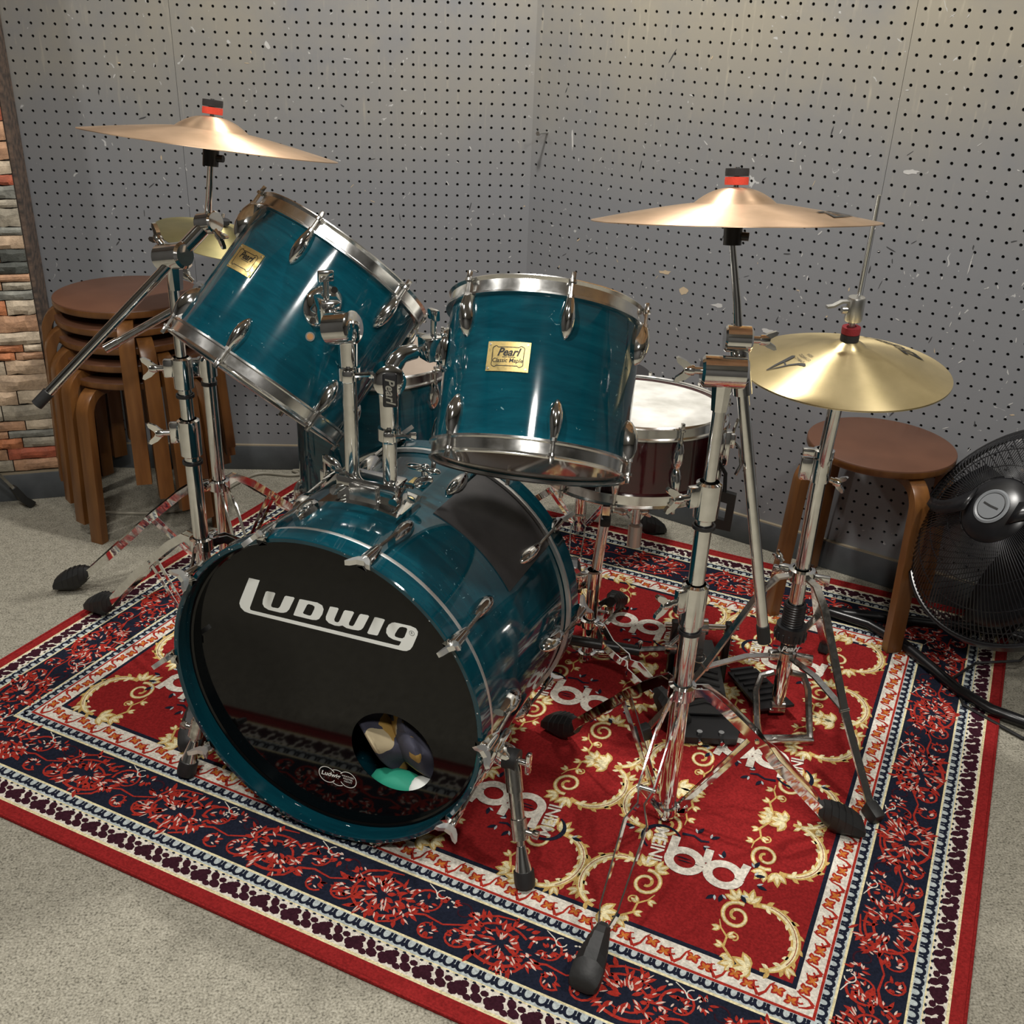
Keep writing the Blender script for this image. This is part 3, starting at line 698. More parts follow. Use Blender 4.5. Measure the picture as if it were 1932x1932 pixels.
def tension_rod(z0, z1, x, nut=True):
    b = MB(); s = 1 if z1 > z0 else -1
    b.cyl((x, 0, z0), (x, 0, z1), .0029, n=8)
    b.cyl((x, 0, z1 - s * .004), (x, 0, z1), .0062, n=10); b.box((x, 0, z1 + s * .006), (.0066, .0066, .012), bev=.0008)
    b.cyl((x, 0, z0), (x, 0, z0 + s * .007), .0048, n=8)
    return b
LUG_UP = tear_lug(1).mesh('lug', 'chrome'); LUG_DN = tear_lug(-1).mesh('lug', 'chrome')
def badge_arc(R, w, h, z, phi, th=.0012, seg=8, inset=0, mat_i=0):
    b = MB(); vs = []; fs = []
    for i in range(seg + 1):
        a = phi + (i / seg - .5) * (w / R)
        for r in (R, R + th):
            for hh in (-h / 2, h / 2): vs.append((r * math.cos(a), r * math.sin(a), z + hh))
    for i in range(seg):
        k = 4 * i; j = k + 4
        fs += [(k + 2, j + 2, j + 3, k + 3), (k, k + 1, j + 1, j), (k + 1, k + 3, j + 3, j + 1), (k, j, j + 2, k + 2)]
    fs += [(0, 2, 3, 1), (4 * seg, 4 * seg + 1, 4 * seg + 3, 4 * seg + 2)]
    b.add(vs, fs); return b
def wrap_text(body, size, R, z, phi, shear=0, bold=0, rib=None):
    vs, fs = text_verts(body, size, shear, bold); b = MB()
    b.add([(R * math.cos(phi + v.x / R), R * math.sin(phi + v.x / R), z + v.y) for v in vs], fs); return b
def wrap_ribbon(b, pts, w, R, z, phi):
    n = len(pts); vs = []
    for i, p in enumerate(pts):
        a = pts[max(i - 1, 0)]; c = pts[min(i + 1, n - 1)]; dx, dy = c[0] - a[0], c[1] - a[1]; l = math.hypot(dx, dy) or 1
        for s in (1, -1):
            x, y = p[0] - s * dy / l * w / 2, p[1] + s * dx / l * w / 2
            vs.append((R * math.cos(phi + x / R), R * math.sin(phi + x / R), z + y))
    b.add(vs, [(2 * i, 2 * i + 1, 2 * i + 3, 2 * i + 2) for i in range(n - 1)])
def drum_badge(par, R, z, phi, words):
    bp = badge_arc(R, .066, .044, z, phi).build('badge', 'ivory_plate', par, label='brass coloured maker badge with black script')
    RR = R + .0015
    t = wrap_text('Pearl', .0165, RR, z + .006, phi, .35, .0004)
    wrap_ribbon(t, [(-.008, -.001), (.012, -.001)], .0010, RR, z, phi)
    if words: t.join(wrap_text(words, .0088, RR, z - .006, phi, .15, .0001))
    fr_ = []
    for k in range(41):
        a = 2 * PI * k / 40; x = .027 * math.copysign(abs(math.cos(a)) ** .45, math.cos(a)); y = .0165 * math.copysign(abs(math.sin(a)) ** .45, math.sin(a))
        fr_.append((x * (1 - .10 * math.cos(2 * a) ** 2 * (abs(math.cos(a)) > .8)), y * (1 - .16 * (abs(math.sin(a)) > .9))))
    wrap_ribbon(t, fr_, .0011, RR, z, phi)
    t.build('badge_print', 'ink', bp, smooth=False, fix=False)
    for sx in (-1, 1):
        for sz in (-1, 1):
            a = phi + sx * .029 / R; p = V(math.cos(a), math.sin(a), 0)
            MB().cyl(p * (R + .0008) + V(0, 0, z + sz * .018), p * (R + .0022) + V(0, 0, z + sz * .018), .0016, n=8).build('badge_pin', 'satin', bp)
def make_drum(root, R, L, shell_mat, top_head, bot_head, lug_angs, hoopR, rod=.0, lug='tear'):
    """drum along local z, shell from z=g to L-g where the hoop edges are 0 and L"""
    g = .022
    sh = MB(); sh.lathe([(R, .010), (R, L - .010), (R - .007, L - .006), (R - .007, .006)], 72, closed=True); sh.build('shell', shell_mat, root)
    MB().lathe(hoop_mb(hoopR, L - .0285, 1, R), 72, closed=True).build('top_hoop', 'hoop', root)
    MB().lathe([(r, .0285 - (z)) for r, z in hoop_mb(hoopR, 0, 1, R)], 72, closed=True).build('bottom_hoop', 'hoop', root)
    for nm, z, s, mt in (('batter_head', L, 1, top_head), ('resonant_head', 0, -1, bot_head)):
        b = MB(); b.lathe([(.0005, z - s * .008), (R - .02, z - s * .008), (R - .006, z - s * .0085), (R + .0003, z - s * .014), (R + .0003, z - s * .018)], 64); b.build(nm, mt, root)
    for a in lug_angs:
        M = Rz(rad(a))
        for s, me in ((1, LUG_UP), (-1, LUG_DN)):
            zc = L - .058 if s > 0 else .058
            o = obj('lug', me, root); o.matrix_local = M @ T(R - .001, 0, zc)
            tr = tension_rod(.026 * s, .0545 * s, .0105).build('tension_rod', 'dull_chrome', o)
def mount_plate(root, R, z, phi, w=.060, h=.074):
    """oval cast bracket bolted to the shell"""
    b = MB(); M = Rz(phi) @ T(R, 0, z)
    b.lathe([(.0005, .014), (.016, .014), (.024, .010), (.030, .004), (.031, 0)], 28, axis=(1, 0, 0)); b.xf(Matrix.Diagonal((1, w / .062, h / .062, 1)))
    b.box((.016, 0, 0), (.016, .030, .040), bev=.004)
    for sz in (-1, 1): b.cyl((.006, 0, sz * .030), (.012, 0, sz * .030), .0055, n=10)
    b.xf(M); return b.build('mount_bracket', 'chrome', root)

TBM = axmat((-.0924, -1.5266, .676), (.1159, .5092, .8528))
TAM = axmat((-.5585, -1.285, .716), (.5569, .391, .7327))
tomB = thing('rack_tom', 'teal rack tom hung on the right, brass badge facing front, clear bottom head showing', 'tom drum', TBM, 'teal rack toms')
make_drum(tomB, .1524, .266, 'teal', 'head_white', 'head_tan', [-142, -82, -22, 38, 98, 158], .160)
drum_badge(tomB, .1530, .143, rad(-112), 'Classic Maple')
mount_plate(tomB, .152, .172, rad(-176))
tomA = thing('rack_tom', 'teal rack tom tipped steeply to the right on the left tom post', 'tom drum', TAM, 'teal rack toms')
make_drum(tomA, .1651, .285, 'teal', 'head_white', 'head_tan', [-159.5, -99.5, -39.5, 20.5, 80.5, 140.5], .173)
drum_badge(tomA, .1657, .163, rad(-126.5), '')
mount_plate(tomA, .165, .171, rad(-72))
for R_, m_, o_ in ((.0075, 'satin', 0), (.0052, 'wood_dot', .0008)):
    M = Rz(rad(-68)) @ T(.1650 + o_, 0, .119)
    MB().cyl((0, 0, 0), (.0014, 0, 0), R_, n=20).xf(M).build('vent_grommet' if m_ == 'satin' else 'vent_plug', m_, tomA, label='round bare wood plug in a metal ring' if o_ else None)

# floor tom behind the left tom
FTM = T(-.387, -.764, .245)
ftom = thing('floor_tom', 'teal floor tom standing behind the two rack toms', 'tom drum', FTM)
make_drum(ftom, .178, .380, 'teal', 'head_tan', 'head_tan', [-102, -42, 18, 78, 138, -162], .186)
for a in (-120, 0, 120):
    M = Rz(rad(a)); p = MB(); p.tube([(.196, 0, .20), (.196, 0, -.14), (.198, 0, -.19), (.215, 0, -.225)], .0048, n=8).xf(M).build('leg', 'chrome', ftom)
    MB().box((.189, 0, .14), (.022, .026, .05), bev=.003).xf(M).build('leg_bracket', 'chrome', ftom)
    MB().cyl((.212, 0, -.222), (.220, 0, -.240), .010, .011, n=12).xf(M).build('rubber_foot', 'rubber', ftom)

# snare
SNM = axmat((.158 - .0026, -1.06 - .0087, .466), (.016, .053, 1))
snare = thing('snare_drum', 'dark red snare drum with white coated head on its stand', 'snare drum', SNM)
make_drum(snare, .1778, .165, 'cherry', 'head_white', 'head_white', [-108, -72, -36, 0, 36, 72, 108, 144, 180, -144], .186)
b = MB(); b.box((.186, 0, .085), (.018, .03, .07), bev=.003); b.box((.198, 0, .10), (.012, .018, .03), bev=.003); b.cyl((.197, 0, .11), (.205, .03, .135), .004, n=8)
b.tube([(.200, 0, .10), (.215, 0, .085), (.222, 0, .05), (.214, 0, .028)], .0035, n=8)
b.xf(Rz(rad(-14))); b.build('strainer', 'chrome', snare)
# black loop hanging beside the snare
lp = thing('plastic_loop', 'black rectangular plastic loop hanging between snare drum and cymbal stand', 'loop', T(.322, -1.20, .452))
LO = [(-.022, -.040), (.022, -.044), (.024, .036), (-.018, .042)]; LI = [(-.006, -.020), (.007, -.022), (.008, .016), (-.005, .018)]
MB().prism(LO, (0, 0, 0), (.95, -.3, 0), (0, 0, 1), (.004, .012, 0), holes=[LI]).build('loop_body', 'black_plastic', lp)
MB().tube([(.002, .004, .036), (.0, .01, .075), (-.02, .03, .105), (-.035, .05, .10)], .004, n=8).build('strap', 'black_plastic', lp)

MT['alu'] = pmat('bright_aluminium', (.80, .80, .78), .28, .9)
# ---------------------------------------------------------------- bass drum: local z = axis toward the front, x = right, y = up
bn = V(-.4191, -.9078, .0129).normalized(); bc = V(-.4232, -1.6291, .3085)
bup = (V(0, 0, 1) - bn * bn.z).normalized(); brt = bup.cross(bn).normalized()
if brt.x < 0: brt = -brt
BDM = Matrix(((brt.x, bup.x, bn.x, bc.x), (brt.y, bup.y, bn.y, bc.y), (brt.z, bup.z, bn.z, bc.z), (0, 0, 0, 1)))
bass = thing('bass_drum', 'large teal bass drum with black front head lettered in white', 'bass drum', BDM)
RS, LB = .2794, .460
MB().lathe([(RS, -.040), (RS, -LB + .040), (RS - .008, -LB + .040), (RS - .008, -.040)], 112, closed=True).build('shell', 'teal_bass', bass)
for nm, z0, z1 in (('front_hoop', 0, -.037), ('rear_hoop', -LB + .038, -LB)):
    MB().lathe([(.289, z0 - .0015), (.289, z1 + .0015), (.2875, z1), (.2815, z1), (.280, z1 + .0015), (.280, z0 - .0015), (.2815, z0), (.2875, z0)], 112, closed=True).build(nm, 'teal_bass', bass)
for z in (-.0405, -LB + .0415):
    MB().lathe([(.281, z + .0048), (.2878, z + .0048), (.2886, z), (.2878, z - .0048), (.281, z - .0048)], 96, closed=True).build('head_ring', 'alu', bass, label='bright aluminium rim of the drumhead')
# front head with a port hole lower right
PHX, PHY, PHR = .1140, -.0948, .077
HZ = -.033
hb = MB(); n_ = 96; vo = [(.2795 * math.cos(2 * PI * i / n_), .2795 * math.sin(2 * PI * i / n_)) for i in range(n_)]; vh = [(PHX + PHR * math.cos(2 * PI * i / 64), PHY + PHR * math.sin(2 * PI * i / 64)) for i in range(64)]
hb.prism(vo, (0, 0, HZ), (1, 0, 0), (0, 1, 0), (0, 0, -.0006), holes=[vh])
hb.build('front_head', 'black_gloss', bass, ang=20, label='gloss black front head with round port hole')
MB().lathe([(.279, HZ - .001), (.2800, HZ + .0015), (.2755, HZ + .0025), (.272, HZ + .0005)], 96, closed=False).build('head_collar', 'black_gloss', bass)
MB().lathe([(.0005, -LB + .024), (.279, -LB + .024)], 64).build('rear_head', 'head_white', bass)
# chipped lacquer along the front hoop edge
rnc = random.Random(5); ch = MB()
for k in range(46):
    a = rnc.uniform(0, 2 * PI); r_ = rnc.uniform(.2815, .2885); ch.ell((r_ * math.cos(a), r_ * math.sin(a), rnc.uniform(-.001, .0002)), rnc.uniform(.0008, .003), rnc.uniform(.0006, .0016), .0007, Matrix.Rotation(a + PI / 2, 3, 'Z'), 6, 4)
stuff(ch.build('edge_chips', 'scuff', bass, label='pale chips along the hoop edge'))
# front lettering
def e4(l): return [(x / 1e4, y / 1e4) for x, y in l]
LG = e4([(-1389, 1826), (-1184, 1830), (-1420, 1253), (-1413, 1213), (-1376, 1212), (1279, 1270), (1337, 1275), (1360, 1302), (1386, 1363), (1242, 1366), (1162, 1395), (1122, 1454), (1129, 1536), (1168, 1616), (1226, 1667), (1274, 1684), (1548, 1694), (1642, 1674), (1677, 1624), (1670, 1563), (1585, 1330), (1541, 1258), (1480, 1216), (1413, 1202), (-1440, 1143), (-1535, 1154), (-1605, 1211), (-1624, 1284), (-1603, 1352)])
GH = e4([(1324, 1569), (1359, 1618), (1406, 1640), (1473, 1642), (1493, 1624), (1485, 1582), (1443, 1461), (1405, 1427), (1348, 1419), (1287, 1425), (1272, 1441), (1278, 1476)])
LU = e4([(-1084, 1642), (-1051, 1660), (-916, 1670), (-901, 1653), (-997, 1414), (-995, 1383), (-968, 1376), (-874, 1384), (-841, 1409), (-822, 1438), (-726, 1642), (-700, 1663), (-557, 1673), (-537, 1658), (-654, 1420), (-703, 1360), (-763, 1328), (-827, 1313), (-1056, 1309), (-1134, 1337), (-1164, 1392), (-1149, 1478)])
LD = e4([(-445, 1661), (-414, 1671), (-111, 1686), (-23, 1654), (-2, 1589), (-30, 1491), (-95, 1386), (-148, 1352), (-230, 1336), (-567, 1330), (-577, 1341)])
LDH = e4([(-307, 1595), (-276, 1619), (-205, 1617), (-166, 1597), (-174, 1555), (-228, 1439), (-256, 1405), (-297, 1400), (-378, 1406), (-394, 1422)])
LW = e4([(118, 1670), (148, 1678), (257, 1684), (276, 1671), (188, 1457), (193, 1417), (236, 1409), (267, 1427), (288, 1463), (370, 1655), (395, 1678), (532, 1688), (555, 1674), (456, 1457), (455, 1416), (484, 1410), (524, 1418), (550, 1452), (648, 1658), (678, 1682), (804, 1689), (823, 1674), (711, 1434), (670, 1387), (621, 1363), (512, 1350), (403, 1351), (335, 1378), (274, 1351), (194, 1340), (84, 1358), (32, 1405), (35, 1467)])
LI_ = e4([(920, 1684), (949, 1693), (1083, 1693), (1102, 1682), (972, 1373), (952, 1358), (806, 1348), (783, 1362)])
X3, Y3 = (1, 0, 0), (0, 1, 0)
lg = MB()
for poly, hl in ((LG, [GH]), (LU, []), (LD, [LDH]), (LW, []), (LI_, [])): lg.prism(poly, (-.0060, -.0075, HZ + .0004), X3, Y3, (0, 0, .0002), holes=hl)
lo = lg.build('lettering', 'white_paint', bass, smooth=False, label='big white brand lettering')
rg = MB(); rg.lathe([(.0040, HZ + .0009), (.0046, HZ + .0009)], 20, o=(.1512, .1495, 0))
vs, fs = text_verts('R', .006); rg.add([(v.x + .1512, v.y + .1495, HZ + .0009) for v in vs], fs); rg.build('registered_mark', 'ink', lo, smooth=False, fix=False)
sm = MB()
for cx_, cy_, r_, a0, a1 in ((-.0139, -.1841, .0165, .55, 5.75), (.0066, -.1846, .0165, -.8, .8), (.0066, -.1846, .0165, PI - .8, PI + .8), (.0271, -.1821, .0165, -2.6, 2.6)):
    if r_ == .0165 and cx_ == .0066: 
        a0, a1 = (.95, PI - .95) if a0 < 0 else (PI + .95, 2 * PI - .95)
    sm.lathe([(r_ - .0007, HZ + .0007), (r_ + .0007, HZ + .0007)], 20, o=(cx_, cy_, 0), a0=a0 - PI / 2 if False else a0, a1=a1, ref=(0, 1, 0))
vs, fs = text_verts('Ludwig', .013, .3, .0003); sm.add([(v.x - .0079, v.y - .1821 + v.x * .05, HZ + .0007) for v in vs], fs)
for k, wds in enumerate(('WEATHER', 'MASTER', 'HEAVY')):
    vs, fs = text_verts(wds, .0052); sm.add([(v.x + .0271, v.y - .1761 - k * .0055, HZ + .0007) for v in vs], fs)
sm.build('head_mark', 'white_paint', bass, smooth=False, fix=False, label='small white outlined maker mark')

# tension claws, T-rods and lugs, ten to a side
def claw_mb(s):
    """s=+1 front side: local x outward, z along axis; sits on hoop at z=0"""
    b = MB()
    b.sweep([(.2790 - RS, 0, .004), (.2905 - RS, 0, .0045), (.2945 - RS, 0, -.004), (.2965 - RS, 0, -.022), (.300 - RS, 0, -.040)], [(-.011, -.0015), (.011, -.0015), (.009, .0025), (-.009, .0025)], up=(1, 0, 0), scales=[.8, 1, 1, .85, .5])
    b.cyl((.2985 - RS, 0, .004), (.2985 - RS, 0, -.032), .0065, .0050, n=10)
    return b
def tkey_mb():
    b = MB(); x = .2985 - RS
    b.cyl((x, 0, .002), (x, 0, .012), .0050, .0042, n=10)
    b.add(*wing(x)); return b
def wing(x):
    pr = [(-.021, .022), (-.015, .006), (-.008, -.004), (.008, -.004), (.015, .006), (.021, .022), (.014, .020), (.006, .011), (-.006, .011), (-.014, .020)]
    t = .0040; vs = [(x + dx, p[0], .010 + p[1] * .8) for dx in (-t, t) for p in pr]; k = len(pr)
    fs = [tuple(range(k))[::-1], tuple(range(k, 2 * k))] + [(i, (i + 1) % k, k + (i + 1) % k, k + i) for i in range(k)]
    return vs, fs
def bass_lug_mb():
    b = tear_lug(1, .074, .026, .022); return b
CLAW = claw_mb(1).mesh('claw', 'chrome'); TK = tkey_mb().mesh('wing_screw', 'alu'); BLUG = bass_lug_mb().mesh('bass_lug', 'chrome')
RODM = MB().cyl((.2985 - RS, 0, -.030), (.2985 - RS - .004, 0, -.098), .0032, n=8).mesh('tension_rod', 'dull_chrome')
CAST = MB().box((.2955 - RS, 0, -.019), (.006, .022, .024), bev=.0012).cyl((.2955 - RS, 0, -.005), (.2985 - RS, 0, -.005), .004, n=8).mesh('claw', 'dull_chrome')
for side in (1, -1):
    for k in range(10):
        an = 18 + 36 * k     # degrees clockwise from the top
        phi = rad(90 - an)
        Mz = Rz(phi) @ T(RS, 0, 0)
        if side < 0: Mz = T(0, 0, -LB) @ Matrix.Diagonal((1, 1, -1, 1)) @ Mz
        bottom = an in (162, 198)
        c = obj('claw', CAST if bottom and side > 0 else CLAW, bass); c.matrix_local = Mz
        if not (bottom and side > 0):
            o = obj('wing_screw', TK, c); o.matrix_local = T(.2985 - RS, 0, 0) @ Rz(rad((k * 67) % 120 + 20)) @ T(-(.2985 - RS), 0, 0)
        o = obj('tension_rod', RODM, c)
        l = obj('lug', BLUG, bass); l.matrix_local = Mz @ T(-.001, 0, -.128)
# protective dark pad wrapped on the shell under the right tom
pd = MB(); vs = []; fs = []; na = 14
for i in range(na + 1):
    a = rad(90 - (20 + 38 * i / na))
    for r in (RS + .0002, RS + .0022):
        for z in (-.222, -LB + .042): vs.append((r * math.cos(a), r * math.sin(a), z))
for i in range(na):
    k = 4 * i; j = k + 4; fs += [(k + 2, j + 2, j + 3, k + 3), (k, k + 1, j + 1, j), (k, j, j + 2, k + 2), (k + 1, k + 3, j + 3, j + 1)]
fs += [(0, 2, 3, 1), (4 * na, 4 * na + 1, 4 * na + 3, 4 * na + 2)]
pd.add(vs, fs).build('protective_pad', 'pad', bass, label='dark grey sheet stuck over the shell')
# tom post bracket on top
br = MB(); vs = []
for zz, hh in ((-.152, 0), (-.218, 0)): pass
pl = MB(); na = 10; vs = []; fs = []
for i in range(na + 1):
    a = rad(90 - (-15 + 29 * i / na))
    for r in (RS - .001, RS + .013):
        for z in (-.140, -.230): vs.append((r * math.cos(a), r * math.sin(a), z))
for i in range(na):
    k = 4 * i; j = k + 4; fs += [(k + 2, j + 2, j + 3, k + 3), (k, k + 1, j + 1, j), (k, j, j + 2, k + 2), (k + 1, k + 3, j + 3, j + 1)]
fs += [(0, 2, 3, 1), (4 * na, 4 * na + 1, 4 * na + 3, 4 * na + 2)]
pl.add(vs, fs)
tb = pl.build('post_bracket', 'chrome', bass, label='chrome double tom post bracket')
MB().box((0, .305, -.187), (.112, .042, .046), bev=.005).build('bracket_block', 'chrome', tb)
MB().box((0, .305, -.158), (.050, .030, .010), bev=.002).build('bracket_front', 'dull_chrome', tb)
for sx in (-1, 1):
    MB().cyl((sx * .055, .300, -.155), (sx * .055, .300, -.164), .008, n=12).build('bracket_bolt', 'chrome', tb)
    wb = MB(); wb.cyl((sx * .072, .318, -.195), (sx * .058, .318, -.195), .005, n=8)
    wb.ell((sx * .085, .325, -.205), .020, .010, .006, Matrix.Rotation(.5 * sx, 4, 'Z')); wb.build('wing_bolt', 'chrome', tb)
ws_ = MB(); ws_.cyl((.06, .300, -.262), (.06, .318, -.262), .006, n=10); ws_.ell((.045, .322, -.262), .020, .006, .008); ws_.ell((.076, .322, -.258), .016, .006, .007); ws_.ell((.062, .326, -.26), .008, .006, .008)
ws_.build('wing_nut', 'chrome', bass)
MB().box((.034, .2805, -.292), (.030, .003, .026), bev=.0008).build('shell_badge', 'ivory_plate', bass, label='small brass badge behind the post bracket')
# spurs
def spur(sgn, foot_w, th):
    inv = BDM.inverted(); f = inv @ V(*foot_w)
    a = rad(90 - th); base = V(RS * math.cos(a), RS * math.sin(a), -.105); outd = V(math.cos(a), math.sin(a), 0)
    e = bpy.data.objects.new('spur', None); COL.objects.link(e); e.parent = bass
    b = MB(); M = Rz(a) @ T(RS, 0, -.105)
    b.box((.007, 0, 0), (.014, .052, .070), bev=.004); b.box((.022, 0, 0), (.026, .030, .034), bev=.005); b.xf(M); b.build('spur_bracket', 'chrome', e)
    piv = base + outd * .036; d = (f - piv)
    kn = MB(); kn.cyl(piv - V(.012 * sgn, 0, 0), piv + V(.012 * sgn, 0, 0), .019, n=18); kn.build('rubber_disc', 'rubber', e)
    wg = MB(); wg.cyl(piv + V(.012 * sgn, 0, 0), piv + V(.028 * sgn, 0, 0), .0055, n=10); wg.box(piv + V(.030 * sgn, 0, 0), (.009, .040, .014), bev=.003); wg.build('wing_bolt', 'chrome', e)
    u = d.normalized(); L_ = d.length
    tu = MB(); tu.cyl(piv + u * .008, piv + u * (L_ * .60), .0115, n=16); tu.cyl(piv - u * .004, piv + u * .055, .0145, n=16); tu.build('spur_tube', 'dull_chrome', e)
    cl = MB(); cl.cyl(piv + u * (L_ * .46), piv + u * (L_ * .62), .0140, n=16); cl.cyl(piv + u * (L_ * .55), piv + u * (L_ * .55) + V(.024 * sgn, 0, 0), .0052, n=10); cl.box(piv + u * (L_ * .55) + V(.029 * sgn, 0, 0), (.012, .012, .012), bev=.002); cl.build('tube_clamp', 'dull_chrome', e)
    MB().cyl(piv + u * (L_ * .58), f - u * .06, .0070, n=12).build('inner_rod', 'dull_chrome', e)
    MB().cyl(f - u * .072, f - u * .030, .0080, .0150, n=18).build('ferrule', 'chrome', e)
    MB().lathe([(.0005, -.030), (.0175, -.030), (.0180, -.012), (.0165, -.002), (.012, 0), (.0005, 0)], 20, o=f, axis=u).build('rubber_foot', 'rubber', e)
spur(1, (-.0814, -1.752, .011), 108)
spur(-1, (-.708, -1.462, .011), -108)

# pillow inside the shell seen through the port
pw = thing('pillow', 'patterned cloth cushion stuffed inside the bass drum', 'pillow', BDM @ T(.035, -.170, -.128))
def pillow_material():
    m = bpy.data.materials.new('patterned_cloth'); t, N, L = nodes(m); b = N['Principled BSDF']; tc = N.new('ShaderNodeTexCoord')
    v = N.new('ShaderNodeTexVoronoi'); v.inputs['Scale'].default_value = 26; n = N.new('ShaderNodeTexNoise'); n.inputs['Scale'].default_value = 22; L.new(tc.outputs['Object'], n.inputs['Vector'])
    mx = N.new('ShaderNodeVectorMath'); mx.operation = 'MULTIPLY_ADD'; L.new(n.outputs['Color'], mx.inputs[0]); mx.inputs[1].default_value = (.05, .05, .05); L.new(tc.outputs['Object'], mx.inputs[2]); L.new(mx.outputs[0], v.inputs['Vector'])
    r = ramp(N, v.outputs['Color'], [(0, (.040, .040, .062)), (.42, (.36, .22, .055)), (.62, (.050, .050, .075)), (.80, (.26, .16, .04)), (.9, (.45, .37, .23)), (.95, (.20, .02, .03))], 'CONSTANT')
    L.new(r.outputs[0], b.inputs['Base Color']); b.inputs['Roughness'].default_value = .8; return m
MT['pillow'] = pillow_material(); MT['green_cloth'] = pmat('green_cloth', (.02, .30, .19), .7)
def pil(name, c, r, R_, seed, mt='pillow'):
    b = MB(); b.ell(c, *r, R_, 36, 22); rn = random.Random(seed); ph = [rn.uniform(0, 6) for _ in range(6)]
    o = []
    for v_ in b.v:
        x, y, z = v_; k = .011 * (math.sin(x * 55 + ph[0] + 30 * y) + math.sin(y * 62 + ph[1] - 25 * z) + .6 * math.sin(z * 80 + ph[2] + 40 * x)); o.append((x + k, y + k * .6, z + k))
    b.v = o; return b.build(name, mt, pw)
pil('cushion_body', (.120, .075, -.005), (.085, .095, .080), Matrix.Rotation(.25, 3, 'Z'), 1)
pil('folded_corner', (.030, .075, .018), (.040, .105, .060), Matrix.Rotation(.50, 3, 'Z'), 2)
pil('folded_corner', (.075, .110, .0), (.030, .070, .050), Matrix.Rotation(-.45, 3, 'Z'), 3)
MB().ell((.075, -.016, .060), .055, .022, .026).build('green_lining', 'green_cloth', pw)
MB().ell((.122, -.012, .062), .030, .020, .026).build('white_lining', 'white_paint', pw)

# ---------------------------------------------------------------- tom posts
def tom_holder(label, base, top_z, knuckle, arm_end, kdir, bend=None):
    e = thing('tom_holder', label, 'tom holder', T(*base), 'chrome tom posts')
    b0 = V(0, 0, -.028); tz = top_z - base[2]; k = V(*knuckle) - V(*base); a = V(*arm_end) - V(*base); kd = V(*kdir).normalized()
    MB().cyl(b0, (0, 0, tz), .0118, n=20).build('post', 'chrome', e)
    c = MB(); c.cyl((0, 0, tz - .048), (0, 0, tz - .028), .0185, n=20); c.box((0, -.020, tz - .038), (.016, .014, .020), bev=.002); c.cyl((.012, -.018, tz - .036), (.036, -.020, tz - .034), .004, n=8); c.box((.038, -.020, tz - .034), (.012, .006, .012), bev=.002); c.build('memory_clamp', 'chrome', e)
    n_ = MB(); n_.cyl((0, 0, tz - .026), (0, 0, tz + .030), .0145, .0165, n=18); n_.tube([(0, 0, tz + .02), V(0, 0, tz + .02).lerp(k, .55), k], [.0165, .018, .018], n=14); n_.build('tilter_neck', 'chrome', e)
    t = MB(); t.lathe([(.0005, -.026), (.020, -.026), (.0255, -.022), (.0255, .022), (.020, .026), (.0005, .026)], 28, o=k, axis=kd); t.build('tilter', 'chrome', e)
    r = MB(); d = (a - k)
    if bend: m_ = k + V(*bend); r.tube([k + V(0, 0, .008), k.lerp(m_, .6) + V(0, 0, .008), m_, m_.lerp(a, .35)], [.015, .0145, .0135, .012], n=14); r.cyl(m_, a, .0085, n=6); d = (a - m_); k = m_
    else: r.cyl(k, k + d * .55, .0135, .0115, n=14); r.cyl(k + d * .45, a, .0085, n=6)
    r.build('arm', 'chrome', e)
    bl = MB(); q = d.to_track_quat('X', 'Z').to_matrix(); bl.box(k + d * .88, (.040, .036, .038), q, bev=.005); bl.build('clamp_block', 'chrome', e)
    up = V(0, 0, 1); wg = MB(); wg.cyl(k + d * .88 + up * .018, k + d * .88 + up * .044, .005, n=10); wg.box(k + d * .88 + up * .052, (.010, .026, .018), q, bev=.003); wg.build('wing_screw', 'chrome', e)
    return e
h1 = tom_holder('left chrome tom post whose tilter carries the steeply tipped tom', (-.3757, -1.4427, .6311), .842, (-.383, -1.452, .878), (-.4155, -1.383, .893), (.75, -.45, .2))
h2 = tom_holder('right chrome tom post with arm reaching to the right tom', (-.3121, -1.4720, .6311), .752, (-.311, -1.476, .806), (-.236, -1.437, .848), (.12, -1, .12), (.022, .008, .038))
pl_ = MB(); pl_.box((.004, -.0318, .166), (.022, .004, .054), bev=.003); pl_.build('name_plate', 'black_plastic', h2, label='black plate with silver script')
me = text_mesh('Pearl', .020, 'satin', .3, .0004); o = obj('name_script', me, h2); o.matrix_local = T(.004, -.0342, .166) @ Matrix.Rotation(rad(90), 4, 'X') @ Rz(rad(-88))
